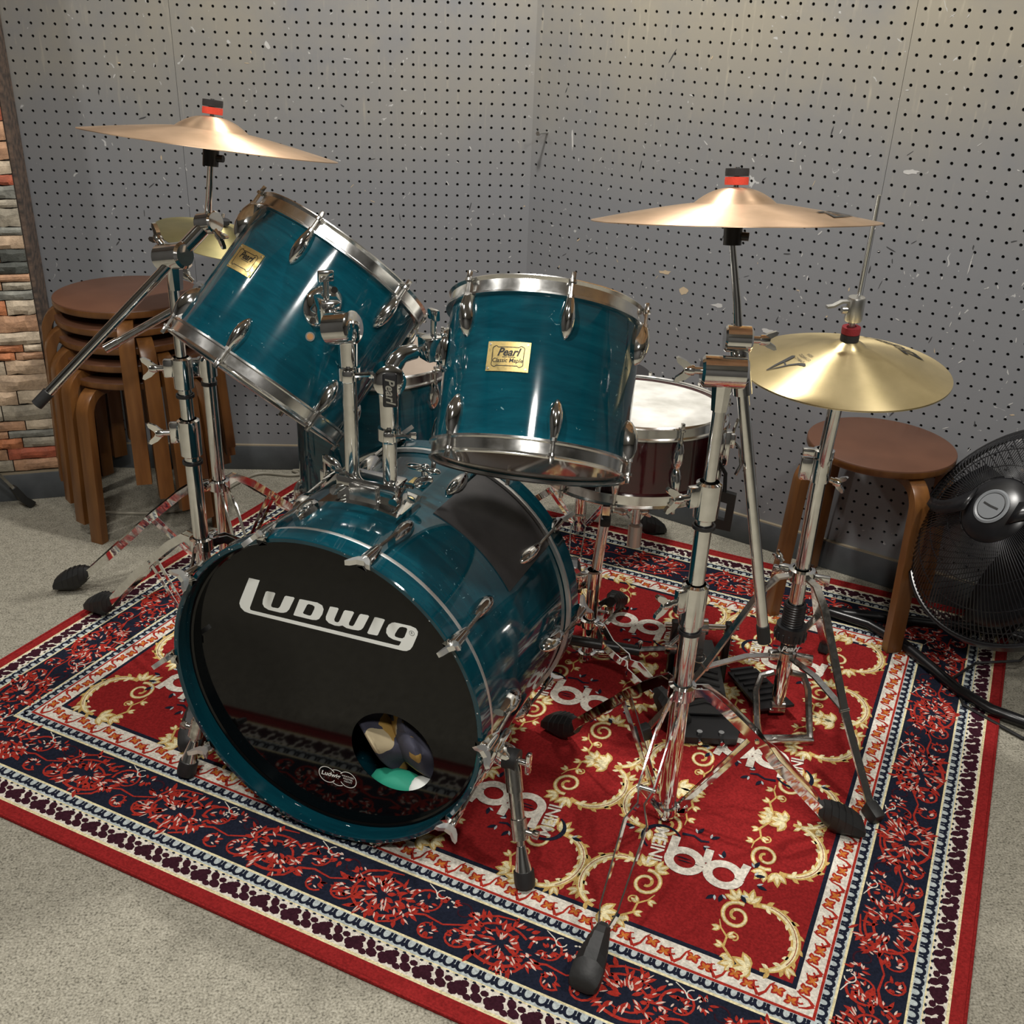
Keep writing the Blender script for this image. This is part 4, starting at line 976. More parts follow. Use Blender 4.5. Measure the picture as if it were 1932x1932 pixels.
# ================================================================== stands and cymbals
def rubber_foot_big(b, f, ang, L=.092, w=.048, h=.034):
    """ribbed boot foot: f = ground point under it, ang = outward direction"""
    d = V(math.cos(ang), math.sin(ang), 0); s = V(-d.y, d.x, 0); u = V(0, 0, 1)
    secs = [(-.50, .46, .034, .062), (-.40, .52, .024, .063), (-.39, .58, .022, .065), (-.26, .66, .012, .062), (-.25, .72, .010, .064), (-.12, .78, .003, .058), (-.11, .83, .002, .060), (.02, .88, 0, .052), (.03, .93, 0, .054), (.16, .95, 0, .045), (.17, 1.0, 0, .046), (.32, 1.0, 0, .036), (.42, .95, 0, .028), (.46, .80, .001, .020)]
    vs = []; fs = []; k = 8
    for t, ww, z0, z1 in secs:
        for i in range(k):
            a = 2 * PI * i / k + PI / 8; x = math.cos(a); y = math.sin(a); sg = lambda q: math.copysign(min(1, abs(q) * 1.2), q)
            vs.append(f + d * (t * L) + s * (sg(x) * ww * w / 2) + u * ((z0 + z1) / 2 + sg(y) * (z1 - z0) / 2))
    n = len(secs)
    for j in range(n - 1):
        for i in range(k): fs.append((j * k + i, j * k + (i + 1) % k, (j + 1) * k + (i + 1) % k, (j + 1) * k + i))
    fs += [tuple(range(k))[::-1], tuple((n - 1) * k + i for i in range(k))]
    b.add(vs, fs)
def strap_leg(e, hub_z, foot, low_z, gz=.008, knee=.30, single=False, mat='chrome', foot_kind='big', hub_r=.022, braces=True, sep=1.0):
    """tripod leg of two thin straps with a brace; foot is relative to the stand base"""
    f = V(foot[0], foot[1], 0); r = f.length; d = f / r; s = V(-d.y, d.x, 0); ang = math.atan2(d.y, d.x)
    prof = [(hub_r, hub_z), (r * .16, hub_z + .004), (r * .30, hub_z - .022), (r * .56, hub_z * .60 + .012), (r * .62, hub_z * .54 + .008), (r - .036, .040)]
    offs = [.008, .008, .012, .0125, .006, .0050]
    zl = lambda t: hub_z - .030 + (.046 - hub_z + .030) * (t - .24) / (.90 - .24)
    offs2 = [.007, .008, .0125, .0130, .0045, .0185, .0150, .0050]
    P = [(hub_r, hub_z), (r * .13, hub_z + .002), (r * .24, hub_z - .026), (r * .44, zl(.44) + .008), (r * .49, zl(.49) + .007), (r * .55, zl(.55) + .006), (r * .82, zl(.82) + .003), (r - .034, .046)]
    for sg in (-1, 1):
        pts = [d * a + V(0, 0, z) + s * (sg * o * sep) for (a, z), o in zip(P, offs2)]
        b = MB(); b.sweep(pts, [(-.0013, -.0088), (.0013, -.0088), (.0013, .0088), (-.0013, .0088)], up=(0, 0, 1), caps=True)
        b.build('leg_strap', mat, e, ang=50)
    if braces:
        m = d * P[3][0] + V(0, 0, P[3][1]); b = MB(); a0 = d * .018 + V(0, 0, low_z)
        for sg in (-1, 1): b.sweep([a0 + s * sg * .004, m + s * sg * .009], [(-.001, -.005), (.001, -.005), (.001, .005), (-.001, .005)])
        b.cyl(m - s * .016, m + s * .016, .0042, n=8); b.build('leg_brace', mat, e, ang=50)
    b = MB(); g = d * r + V(0, 0, gz)
    if foot_kind == 'big': rubber_foot_big(b, g, ang)
    else:
        b.box(g + V(0, 0, .014) - d * .004, (.032, .024, .028), Rz(ang).to_3x3() @ Matrix.Rotation(.25, 3, 'Y'), bev=.004)
    b.build('rubber_foot', 'rubber', e)
def wing_nut(b, p, d, L=.03, w=.036, t=.010, stem=.022):
    """stem from p along d ending in a two-lobed wing"""
    p = Vector(p); d = Vector(d).normalized(); x, y, z = frame_from(d)
    b.cyl(p, p + d * stem, .0055, n=10); b.lathe([(.0005, -.004), (.0078, -.004), (.0085, .003), (.006, .010), (.0005, .011)], 12, o=p + d * stem, axis=d)
    W = w * .62; a = L * .62; th = t * .36
    out = [(0, -.004), (W * .35, -.001), (W * .75, a * .35), (W * 1.05, a * .95), (W * .95, a * 1.15), (W * .62, a * 1.05), (W * .25, a * .62), (0, a * .50)]
    pr = out + [(-q[0], q[1]) for q in reversed(out[1:-1])]
    b.prism(pr, p + d * stem - x * th, y, d, x * (2 * th))
def collar(b, z, r, h, ear=None):
    b.lathe([(r * .7, z - h / 2), (r, z - h / 2 + .002), (r, z + h / 2 - .002), (r * .7, z + h / 2)], 22)
    if ear is not None: d = V(math.cos(ear), math.sin(ear), 0); b.box(d * (r + .008) + V(0, 0, z), (.022, .016, h * .9), Rz(ear).to_3x3(), bev=.003)
def cymbal_mesh(R, bell, bellh, bow, mat, name, th=.0012):
    prof = [(.006, bow + bellh)]
    for i in range(1, 9):
        t = i / 8; r = .006 + (bell - .006) * t; prof.append((r, bow + bellh * (1 - t ** 2.1)))
    for i in range(1, 15):
        t = i / 14; r = bell + (R - bell) * t; prof.append((r, bow * (1 - t ** 1.18)))
    low = [(r, z - th) for r, z in reversed(prof)]
    b = MB(); b.lathe(prof + low, 120, closed=True); me = b.mesh(name, mat, ang=40)
    def zf(r):
        if r < bell: return bow + bellh * (1 - max(0, (r - .006) / (bell - .006)) ** 2.1)
        return bow * (1 - ((r - bell) / (R - bell)) ** 1.18)
    return me, zf
def cymbal_text(root, zf, body, size, rc_, phi, shear=.2, bold=.0006, flip=False, mat='ink'):
    """print a word tangentially at radius rc_, baseline outward"""
    vs, fs = text_verts(body, size, shear, bold); b = MB(); o = []
    for v in vs:
        x, y = v.x, v.y; r = rc_ - y; a = phi + x / rc_
        o.append((r * math.cos(a), r * math.sin(a), zf(r) + .0013))
    b.add(o, fs); b.build('printed_logo', mat, root, smooth=False, fix=False)
def cymbal(name, label, c, n, R, mat, group=None, bell=.058, bellh=.021, bow=.024, ref=(1, 0, 0)):
    # c is the centre of the rim circle
    root = thing(name, label, 'cymbal', axmat(c, n, ref), group)
    me, zf = cymbal_mesh(R, bell, bellh, bow, mat, 'cymbal_plate'); obj('plate', me, root)
    return root, zf

def felts_on(e, p, n, cols, r=.0165, h=.0115):
    p = Vector(p); n = Vector(n).normalized(); z = 0
    for c in cols:
        MB().lathe([(.0005, 0), (r, .0005), (r * 1.02, h * .5), (r, h - .0005), (.0005, h)], 22, o=p + n * z, axis=n).build('felt_washer', c, e); z += h
    return p + n * z

def boom_stand(e, hub_z, low_z, tube, feet, piv_z, boom_lo, boom_hi, tip_len, cym_c, cym_n, cym_top, clamps, r_boom=.0105):
    """straight column to a boom tilter; boom through pivot; short rod to the cymbal. coords relative to base"""
    for f in feet: strap_leg(e, hub_z, f, low_z)
    c = MB(); collar(c, hub_z, .024, .028, rad(60)); c.build('leg_collar', 'chrome', e)
    c = MB(); collar(c, low_z, .020, .020, rad(0)); c.box((.026, 0, low_z - .004), (.018, .016, .022), bev=.002); c.build('lower_collar', 'chrome', e)
    for (z0, z1, r) in tube: MB().cyl((0, 0, z0), (0, 0, z1), r, n=24).build('column_tube', 'chrome', e)
    for (z, r, h, wa) in clamps:
        b = MB(); b.lathe([(r * .8, z - h / 2), (r, z - h / 2 + .003), (r * 1.04, z + h * .2), (r * 1.04, z + h / 2 - .003), (r * .8, z + h / 2)], 22)
        d = V(math.cos(wa), math.sin(wa), 0); b.box(d * (r + .006) + V(0, 0, z + h * .15), (.020, .014, h * .55), Rz(wa).to_3x3(), bev=.003); b.build('height_clamp', 'chrome', e)
        w_ = MB(); wing_nut(w_, d * (r + .014) + V(0, 0, z + h * .15), d, .034, .034, .010, .018); w_.build('wing_nut', 'chrome', e)
        MB().lathe([(r * .80, z - h / 2 - .016), (r * .95, z - h / 2 - .016), (r * .95, z - h / 2 - .010), (r * .8, z - h / 2 - .010)], 20, closed=True).build('memory_ring', 'black_plastic', e)
def boom_top(e, piv, lo, hi, ctr, n, cym_top, tdir, nutdir, ext=.03, cols=('felt_red', 'felt_black'), black_sleeve=True, hub=.024):
    """pivot block at piv, boom lo->hi, second tilter at hi, rod up to the cymbal centre"""
    piv = Vector(piv); lo = Vector(lo); hi = Vector(hi); ctr = Vector(ctr); n = Vector(n).normalized(); td = Vector(tdir).normalized(); nd = Vector(nutdir).normalized()
    b = MB(); b.cyl(piv - V(0, 0, .060), piv - V(0, 0, .012), .0125, .0165, n=8); b.build('tilter_neck', 'chrome', e)
    b = MB(); b.lathe([(.0005, -.034), (hub * .8, -.034), (hub, -.030), (hub, .030), (hub * .8, .034), (.0005, .034)], 26, o=piv, axis=td); b.build('boom_tilter', 'chrome', e)
    b = MB(); wing_nut(b, piv + nd * .032, nd, .034, .030, .011, .016); b.build('wing_nut', 'chrome', e)
    u = (hi - lo).normalized()
    b = MB(); b.cyl(lo + u * .03, hi, .0092, n=18); b.build('boom_rod', 'chrome', e)
    MB().cyl(lo, lo + u * .032, .0110, n=16).build('rod_end_cap', 'rubber' if len(cols) > 1 else 'chrome', e)
    b = MB(); b.cyl(hi - u * .085, hi - u * .015, .0140, n=18); b.build('boom_sleeve', 'chrome', e)
    b = MB(); b.lathe([(.0005, -.020), (.017, -.020), (.020, -.017), (.020, .017), (.017, .020), (.0005, .020)], 24, o=hi, axis=td); b.build('cymbal_tilter', 'chrome', e)
    b = MB(); wing_nut(b, hi - nd * .018, -nd, .030, .022, .010, .018); b.build('wing_nut', 'chrome', e)
    top = ctr + n * cym_top
    st = hi + V(0, 0, .004); rod = MB(); rod.tube([st, st.lerp(ctr, .3), ctr - n * .030, top + n * .026], [.0075, .0062, .0048, .0040], n=12); rod.build('tilter_rod', 'chrome', e)
    b = MB(); b.lathe([(.0005, -.068), (.013, -.068), (.0135, -.036), (.010, -.034), (.0095, -.004), (.0005, -.004)], 18, o=ctr + n * (cym_top * .75), axis=n); x, y, z = frame_from(n); q = ctr + n * (cym_top * .75 - .055); b.cyl(q, q + V(.022, -.006, 0), .006, n=10)
    b.build('cymbal_seat', 'black_plastic', e)
    felts_on(e, top + n * .002, n, cols)
    return top

# ---- right crash and its stand
SR = V(.185, -1.585, .006)
CR = V(.1851, -1.5289, 1.0692); CRn = V(-.0224, .151, .9883)
stR = thing('cymbal_stand', 'chrome boom cymbal stand in the right foreground beside the hi-hat', 'cymbal stand', T(SR), 'chrome cymbal stands')
boom_stand(stR, .290, .028, [(.010, .46, .0160), (.44, .66, .0135), (.62, .83, .0100)], [(-.176, -.343), (.312, -.040), (-.170, .238)], 0, 0, 0, 0, 0, 0, 0,
           [(.462, .0210, .078, rad(205)), (.650, .0195, .064, rad(200))])
boom_top(stR, V(0, 0, .858), V(.1234, -.015, .398), V(.0195, .02, .902), CR - SR, CRn, .046, (1, -.1, 0), (-1, .1, .0))
cyR, zf = cymbal('crash_cymbal', 'large bronze crash cymbal at upper right with red and black felt on top', CR, CRn, .203, 'crash', 'bronze crash cymbals')
cymbal_text(cyR, zf, 'Zildjian', .048, .145, rad(-22), .3, .0012)
# ---- left crash and its stand
SA = V(-.726, -1.091, .006)
CLc = V(-.6184, -1.1629, 1.1015); CLn = V(.1042, .1247, .9867)
stA = thing('cymbal_stand', 'chrome boom cymbal stand at left, its long boom pointing down to the lower left', 'cymbal stand', T(SA), 'chrome cymbal stands')
boom_stand(stA, .305, .03, [(.010, .50, .0155), (.47, .69, .0130), (.65, .86, .0100)], [(-.300, .205), (.012, -.268), (.33, .16)], 0, 0, 0, 0, 0, 0, 0,
           [(.540, .0210, .078, rad(190)), (.672, .0185, .064, rad(185))])
boom_top(stA, V(.008, -.01, .895), V(-.243, -.10, .640), V(.074, .005, .953), CLc - SA, CLn, .046, (.80, -.55, .2), (-.5, .5, .4))
cyL, zf = cymbal('crash_cymbal', 'bronze crash cymbal at upper left, seen nearly edge-on', CLc, CLn, .21, 'crash', 'bronze crash cymbals', bell=.06)
# ---- rear stand with a small dull cymbal behind the left tom
SB = V(-.750, -.787, .0)
CBc = V(-.767, -.463, .798); CBn = V(.2291, -.0387, .9726)
stB = thing('cymbal_stand', 'chrome cymbal stand rising behind the left tom beside the stacked stools', 'cymbal stand', T(SB), 'chrome cymbal stands')
for f in ((-.384, .025), (.17, -.34), (.21, .31)): strap_leg(stB, .305, f, .05)
c = MB(); collar(c, .305, .024, .026, rad(200)); c.build('leg_collar', 'chrome', stB)
c = MB(); collar(c, .05, .019, .02, rad(0)); c.build('lower_collar', 'chrome', stB)
MB().cyl((0, 0, .015), (0, 0, .585), .0150, n=22).build('column_tube', 'chrome', stB)
MB().cyl((0, 0, .56), (0, 0, .72), .0115, n=18).build('column_tube', 'chrome', stB)
c = MB(); collar(c, .590, .020, .046, rad(200)); wing_nut(c, V(-.024, -.01, .600), (-1, -.2, .2), .03, .03, .010, .014); c.build('height_clamp', 'chrome', stB)
MB().lathe([(.013, .548), (.0175, .548), (.0175, .556), (.013, .556)], 20, closed=True).build('memory_ring', 'black_plastic', stB)
boom_top(stB, V(.01, 0, .755), V(-.213, -.01, .628), V(.10, .10, .790), CBc - SB, CBn, .036, (.4, -.9, .1), (-.7, .2, .6), cols=('felt_black',), hub=.020)
cyB, zf = cymbal('splash_cymbal', 'small dull olive cymbal partly hidden behind the left tom', CBc, CBn, .152, 'olive', None, .045, .016, .018)

# ---- hi-hat
SH = V(.472, -1.286, .006)
HC = V(.4633, -1.3302, .7895); Hn = V(-.0324, -.0623, .9975)
hh = thing('hi_hat_stand', 'chrome hi-hat stand with black threaded collar and foot pedal', 'hi-hat stand', T(SH))
for f in ((.102, -.300), (-.292, -.062), (.19, .26)):
    r = V(f[0], f[1], 0).length; d = V(f[0], f[1], 0) / r; s = V(-d.y, d.x, 0); ang = math.atan2(d.y, d.x)
    b = MB(); b.sweep([d * .022 + V(0, 0, .352), d * .05 + V(0, 0, .350), d * .085 + V(0, 0, .318), d * (r * .62) + V(0, 0, .150), d * (r - .01) + V(0, 0, .022)], [(-.008, -.0022), (.008, -.0022), (.008, .0022), (-.008, .0022)], up=(0, 0, 1)); b.build('leg', 'dull_chrome', hh, ang=50)
    b = MB(); m_ = d * (r * .60) + V(0, 0, .158); b.sweep([d * .02 + V(0, 0, .165), d * (r * .3) + V(0, 0, .172), m_], [(-.007, -.0018), (.007, -.0018), (.007, .0018), (-.007, .0018)]); b.cyl(m_ - s * .01, m_ + s * .01, .004, n=8); b.build('leg_brace', 'dull_chrome', hh, ang=50)
    b = MB(); b.box(d * r + V(0, 0, .014), (.036, .024, .030), Rz(ang).to_3x3() @ Matrix.Rotation(.3, 3, 'Y'), bev=.004); b.build('rubber_foot', 'rubber', hh)
MB().cyl((0, 0, .065), (0, 0, .570), .0145, n=24).build('lower_tube', 'chrome', hh)
MB().cyl((0, 0, .54), (-.004, -.030, .755), .0125, n=22).build('upper_tube', 'chrome', hh)
c = MB(); collar(c, .352, .026, .026, rad(150)); c.box((-.036, .018, .348), (.030, .012, .020), Rz(rad(150)).to_3x3(), bev=.002); c.box((.036, -.018, .348), (.030, .012, .020), Rz(rad(-20)).to_3x3(), bev=.002)
wing_nut(c, V(-.03, .03, .362), (-.6, .6, .7), .018, .014, .006, .012); c.build('leg_collar', 'chrome', hh)
c = MB(); c.lathe([(.016, .232), (.021, .232), (.021, .286), (.016, .286)], 24, closed=True)
for k in range(9): c.lathe([(.0205, .236 + k * .0055), (.0222, .2385 + k * .0055), (.0205, .241 + k * .0055)], 24)
c.build('threaded_sleeve', 'black_plastic', hh)
c = MB(); c.lathe([(.018, .206), (.030, .206), (.031, .222), (.030, .236), (.018, .236)], 30, closed=True)
for k in range(16): a = 2 * PI * k / 16; c.box((.0308 * math.cos(a), .0308 * math.sin(a), .215), (.004, .0045, .018), Rz(a).to_3x3(), bev=.001)
c.build('lock_ring', 'black_plastic', hh)
c = MB(); collar(c, .165, .019, .022, rad(185)); c.box((.034, -.012, .160), (.034, .014, .020), Rz(rad(-20)).to_3x3(), bev=.002); c.build('lower_collar', 'dull_chrome', hh)
me = text_mesh('Pearl', .017, 'white_paint', .3, .0004); o = obj('name_script', me, hh); o.matrix_local = T(-.001, -.0150, .186) @ Matrix.Rotation(rad(90), 4, 'X')
MB().lathe([(.0145, .178), (.0149, .178), (.0149, .194), (.0145, .194)], 20, closed=True).build('name_band', 'ink', hh)
c = MB(); collar(c, .575, .019, .050, rad(170)); c.build('height_clamp', 'chrome', hh)
c = MB(); wing_nut(c, V(.016, -.014, .560), (.8, -.6, -.1), .026, .026, .010, .012); c.build('wing_nut', 'chrome', hh)
b = MB(); collar(b, .608, .0195, .016, rad(170)); b.build('memory_clamp', 'chrome', hh)
hr0 = V(-.004, -.030, .74); hr1 = V(-.010, -.058, 1.075)
MB().cyl(hr0, hr1, .0034, n=10).build('pull_rod', 'chrome', hh)
# pedal frame and footboard
for x in (-.052, .052):
    b = MB(); b.tube([V(x * .35, .002, .118), V(x * .85, 0, .112), V(x * 1.05, -.012, .085), V(x * 1.05, -.05, .03), V(x * 1.0, -.075, .008)], .0072, n=8); b.build('pedal_frame', 'dull_chrome', hh)
MB().box((0, -.077, .008), (.116, .022, .012), bev=.003).build('frame_bar', 'dull_chrome', hh)
MB().cyl((0, 0, .030), (0, 0, .12), .0125, n=14).build('pull_housing', 'dull_chrome', hh)
c = MB(); c.cyl((-.014, -.004, .040), (.014, -.004, .040), .009, n=12); c.box((0, -.004, .028), (.034, .010, .010), bev=.002); c.build('pull_link', 'dull_chrome', hh)
b = MB(); fo = [(-.040, .02), (.040, .02), (.034, .20), (-.034, .20)]
b.prism(fo, (0, -.02, .030), (1, 0, 0), (0, .90, -.09), (0, .0, .006)); 
for k in range(7): b.box((0, .03 + k * .022, .0335 - k * .0022), (.056, .006, .003))
b.xf(Rz(rad(12))).build('footboard', 'black_plastic', hh)
h1_ = thing('hi_hat_cymbal', 'top brass hi-hat cymbal printed with dark lettering', 'cymbal', axmat(HC, Hn), 'hi-hat cymbals')
me, zf = cymbal_mesh(.178, .030, .010, .042, 'hat', 'hat_plate'); obj('plate', me, h1_)
cymbal_text(h1_, zf, 'Zildjian', .042, .122, rad(28), .25, .0014)
ab = MB(); A_ = [(-.022, .020, .001), (-.008, .014, .006), (.010, .004, .012), (.022, -.002, .016)]
def hatpt(x, y, phi=rad(196), rc_=.118): r = rc_ - y; a = phi + x / rc_; return (r * math.cos(a), r * math.sin(a), zf(r) + .0010)
def hat_rib(pts):
    vs = []
    for i, (x, y, w_) in enumerate(pts):
        a = pts[max(i - 1, 0)]; c = pts[min(i + 1, len(pts) - 1)]; dx, dy = c[0] - a[0], c[1] - a[1]; l = math.hypot(dx, dy) or 1
        vs += [hatpt(x - dy / l * w_ / 2, y + dx / l * w_ / 2), hatpt(x + dy / l * w_ / 2, y - dx / l * w_ / 2)]
    ab.add(vs, [(2 * i, 2 * i + 1, 2 * i + 3, 2 * i + 2) for i in range(len(pts) - 1)])
hat_rib([(-.010, -.030, .001), (-.014, -.010, .005), (-.018, .010, .009), (-.022, .020, .010), (-.026, .024, .006)])
hat_rib([(-.010, -.030, .001), (-.004, -.012, .003), (.002, .004, .004), (.012, .016, .006), (.022, .020, .008), (.028, .018, .003)])
hat_rib([(-.015, .004, .002), (-.008, .002, .003), (.000, .000, .002)])
ab.build('printed_logo', 'ink', h1_, smooth=False, fix=False)
for k in range(3):
    vs, fs = text_verts(('AVEDIS', 'ZILDJIAN CO.', 'CYMBALS')[k], .0075); b = MB(); b.add([hatpt(v.x, .034 + v.y - .010 * k + .01) for v in vs], fs); b.build('fine_print', 'ink', h1_, smooth=False, fix=False)
h2_ = thing('hi_hat_cymbal', 'bottom brass hi-hat cymbal, only its rim showing under the top one', 'cymbal', axmat(HC - Hn * .003, Hn) @ Matrix.Diagonal((1, 1, -1, 1)), 'hi-hat cymbals')
obj('plate', me, h2_)
cl = thing('hi_hat_clutch', 'silver hi-hat clutch with lever above a wine red and black felt', 'clutch', axmat(HC + Hn * .050, Hn, (.9, -.4, 0)))
felts_on(cl, (0, 0, .001), (0, 0, 1), ('felt_black', 'felt_wine'), .0155, .0125)
MB().cyl((0, 0, .026), (0, 0, .044), .0052, n=12).build('threaded_stem', 'satin', cl)
MB().lathe([(.0005, .036), (.0135, .036), (.0150, .040), (.0150, .074), (.0135, .077), (.0005, .077)], 22).build('clutch_body', 'satin', cl)
b = MB(); b.cyl((-.012, -.008, .056), (-.020, -.012, .056), .006, n=10); b.sweep([(-.010, -.006, .070), (-.022, -.012, .070), (-.034, -.018, .063), (-.044, -.024, .062)], [(-.005, -.0018), (.005, -.0018), (.005, .0018), (-.005, .0018)]); b.build('clutch_lever', 'satin', cl)

# ---- snare stand
SS = V(.095, -1.086, .006)
ss = thing('snare_stand', 'chrome snare stand half hidden behind the bass drum', 'snare stand', T(SS))
MB().cyl((0, 0, .02), (.004, .002, .23), .0140, n=20).build('lower_tube', 'chrome', ss)
MB().cyl((.003, .002, .20), (.02, .01, .41), .0115, n=18).build('upper_tube', 'chrome', ss)
c = MB(); collar(c, .225, .019, .042, rad(200)); wing_nut(c, V(-.02, -.008, .235), (-1, -.3, .3), .026, .026, .009, .012); c.build('height_clamp', 'chrome', ss)
c = MB(); collar(c, .115, .022, .020, rad(-50)); c.build('leg_collar', 'chrome', ss)
c = MB(); collar(c, .032, .020, .016, rad(0)); c.build('lower_collar', 'chrome', ss)
for f in ((.150, -.215), (.095, .225), (-.25, .03)): strap_leg(ss, .115, f, .032, hub_r=.02)
for a in (20, 140, 260):
    d = V(math.cos(rad(a)), math.sin(rad(a)), 0); o = V(.02, .01, .405); b = MB()
    b.sweep([o, o + d * .06 + V(0, 0, .010), o + d * .150 + V(0, 0, .030), o + d * .190 + V(0, 0, .052), o + d * .194 + V(0, 0, .080)], [(-.007, -.003), (.007, -.003), (.007, .003), (-.007, .003)], up=(0, 0, 1)); b.build('basket_arm', 'chrome', ss, ang=50)
    MB().box(o + d * .186 + V(0, 0, .046), (.030, .020, .018), Rz(rad(a)).to_3x3(), bev=.004).build('arm_tip', 'rubber', ss)
b = MB(); b.cyl((.075, -.03, .43), (.075, -.03, .37), .009, n=14); b.build('basket_screw', 'chrome', ss); MB().lathe([(.0005, .322), (.0145, .322), (.0145, .370), (.011, .374), (.0005, .374)], 22, o=(.075, -.03, 0)).build('basket_knob', 'satin', ss)
b = MB(); wing_nut(b, V(.02, -.01, .395), (.8, -.5, .1), .022, .022, .008, .03); wing_nut(b, V(.075, -.03, .40), (.9, -.3, .2), .02, .02, .008, .014); b.build('wing_nut', 'chrome', ss)
# ================================================================== stools
def make_stool(label, M, H=.44, R=.17):
    st = thing('stool', label, 'stool', M)
    b = MB(); b.lathe([(.0005, H), (R - .004, H), (R - .001, H - .0015), (R, H - .004)], 64); b.build('seat', 'seat_brown', st)
    b = MB(); b.lathe([(R, H - .004), (R, H - .016), (R - .003, H - .020), (.0005, H - .020)], 64); b.build('seat_edge', 'leg_brown', st, label='honey brown plywood edge')
    for k in range(4):
        br_ = .058; path = [(R * .45, H - .0325), (R * .74, H - .0325)]
        cx_, cz = R + .022 - br_, H - .0325 - br_
        for i in range(1, 11):
            a = rad(90 - 87 * i / 10); path.append((cx_ + br_ * math.cos(a), cz + br_ * math.sin(a)))
        path.append((R + .030, H * .45)); path.append((R + .040, .0))
        M4 = Rz(rad(90 * k))
        b = MB(); b.sweep([(p[0], 0, p[1]) for p in path], [(-.0125, -.0165), (-.0115, -.019), (.0115, -.019), (.0125, -.0165), (.0125, .0165), (.0115, .019), (-.0115, .019), (-.0125, .0165)], up=(0, 1, 0))
        b.v = [tuple(M4 @ V(v[0], v[1], max(0, v[2]))) for v in b.v]; b.build('leg', 'leg_brown', st, ang=30)
    return st
STC = V(-1.050, -.300, 0)
names = ['lowest stool of the brown stack by the stone wall', 'second stool from the floor in the brown stack', 'middle stool of the brown stack by the stone wall', 'fourth stool up in the brown stack, just below the top one', 'topmost round brown stool of the stack, its whole seat showing']
s0 = make_stool(names[0], T(STC) @ Rz(rad(244)), R=.183)
s0['group'] = 'stacked round stools'
for k in range(1, 5): dup(s0, T(STC.x, STC.y, .0455 * k) @ Rz(rad(244 - 13 * k)), names[k], 'stacked round stools')
make_stool('single round brown stool on the rug between hi-hat and black fan', T(.787, -.817, .0065) @ Rz(rad(-80)), R=.168)

# ================================================================== fan
FC = V(.985, -1.140, .375); Fn = V(-.7655, -.2591, .5989).normalized()
fan = thing('floor_fan', 'black floor fan tilted up at the right edge of the picture', 'fan', axmat(FC, Fn, (0, 1, 0)))
RF = .250
b = MB()
def dome(t): return .125 * (1 - t ** 2.8)          # front guard bulge over radius fraction t
for k in range(150):
    a = 2 * PI * k / 150; c_, s_ = math.cos(a), math.sin(a); tw = .10
    pts = []
    for t in (.30, .45, .62, .78, .90, .97, 1.0):
        aa = a + tw * (1 - t); pts.append((RF * t * math.cos(aa), RF * t * math.sin(aa), dome(t)))
    b.tube(pts, .0014, n=4)
stuff(b.build('front_guard_wires', 'fan_black', fan))
b = MB()
for t in (.42, .62, .80, .93): b.tube([(RF * t * math.cos(2 * PI * i / 48), RF * t * math.sin(2 * PI * i / 48), dome(t) - .001) for i in range(48)], .0014, n=5, closed=True)
b.build('guard_rings', 'fan_black', fan)
b = MB(); b.tube([(RF * math.cos(2 * PI * i / 72), RF * math.sin(2 * PI * i / 72), 0) for i in range(72)], .0055, n=8, closed=True); b.lathe([(RF + .002, -.018), (RF + .006, -.018), (RF + .006, .004), (RF + .002, .004)], 72, closed=True); b.build('rim', 'fan_black', fan)
b = MB(); b.lathe([(.0005, .138), (.030, .137), (.050, .132), (.066, .126), (.074, .118), (.072, .114), (.0005, .114)], 40); b.build('hub_cap', 'fan_black', fan)
MB().lathe([(.030, .1375), (.034, .1385), (.038, .1365)], 36).build('hub_ring', 'fan_grey', fan)
MB().lathe([(.0005, .1390), (.028, .1385)], 36).build('hub_badge', 'fan_grey', fan, label='grey oval badge')
bd_ = MB(); bd_.sweep([(-.018, -.004, .1394), (0, .001, .1398), (.018, .004, .1394)], [(-.002, -.0002), (.002, -.0002), (.002, .0002), (-.002, .0002)]); bd_.build('badge_print', 'ink', fan)
for a in (20, 200):     # smoked glossy arms of the cap spreading over the wires
    M = Rz(rad(a)); b = MB(); vs = []
    for i in range(9):
        t = i / 8; x = .05 + .105 * t; y = .035 * math.sin(t * 2.2); w_ = .026 * (1 - .65 * t)
        for q in (-1, 1): vs.append((x, y + q * w_, (.134 - .020 * t)))
    b.add(vs, [(2 * i, 2 * i + 1, 2 * i + 3, 2 * i + 2) for i in range(8)]); b.v = [(x, y, z + .001) for x, y, z in b.v]; b.xf(M); o = b.build('cap_arm', 'fan_black', fan, fix=False)
    m_ = o.modifiers.new('thick', 'SOLIDIFY'); m_.thickness = .003
for k in range(3):
    vs = []; fs = []; ni, nj = 8, 6
    for i in range(ni + 1):
        r_ = .05 + (RF * .86 - .05) * i / ni
        for j in range(nj + 1):
            u = j / nj - .5; a = 2 * PI * k / 3 + u * (1.25 - .25 * i / ni) + .25 * i / ni; vs.append((r_ * math.cos(a), r_ * math.sin(a), .018 + u * .055))
    for i in range(ni):
        for j in range(nj): q = i * (nj + 1) + j; fs.append((q, q + 1, q + nj + 2, q + nj + 1))
    b = MB(); b.add(vs, fs); o = b.build('blade', 'fan_black', fan, fix=False); m_ = o.modifiers.new('thick', 'SOLIDIFY'); m_.thickness = .002
b = MB()
for k in range(80):
    a = 2 * PI * k / 80
    b.tube([(RF * t * math.cos(a), RF * t * math.sin(a), -.085 * (1 - t ** 3) - .012) for t in (.25, .5, .75, .92, 1.0)], .0012, n=4)
stuff(b.build('rear_guard_wires', 'fan_black', fan))
b = MB(); b.lathe([(.0005, .04), (.045, .04), (.075, -.08), (.075, -.16), (.06, -.19), (.0005, -.19)], 30); b.build('motor', 'fan_black', fan)
inv = fan.matrix_world.inverted()
def fw(*p): return inv @ V(*p)
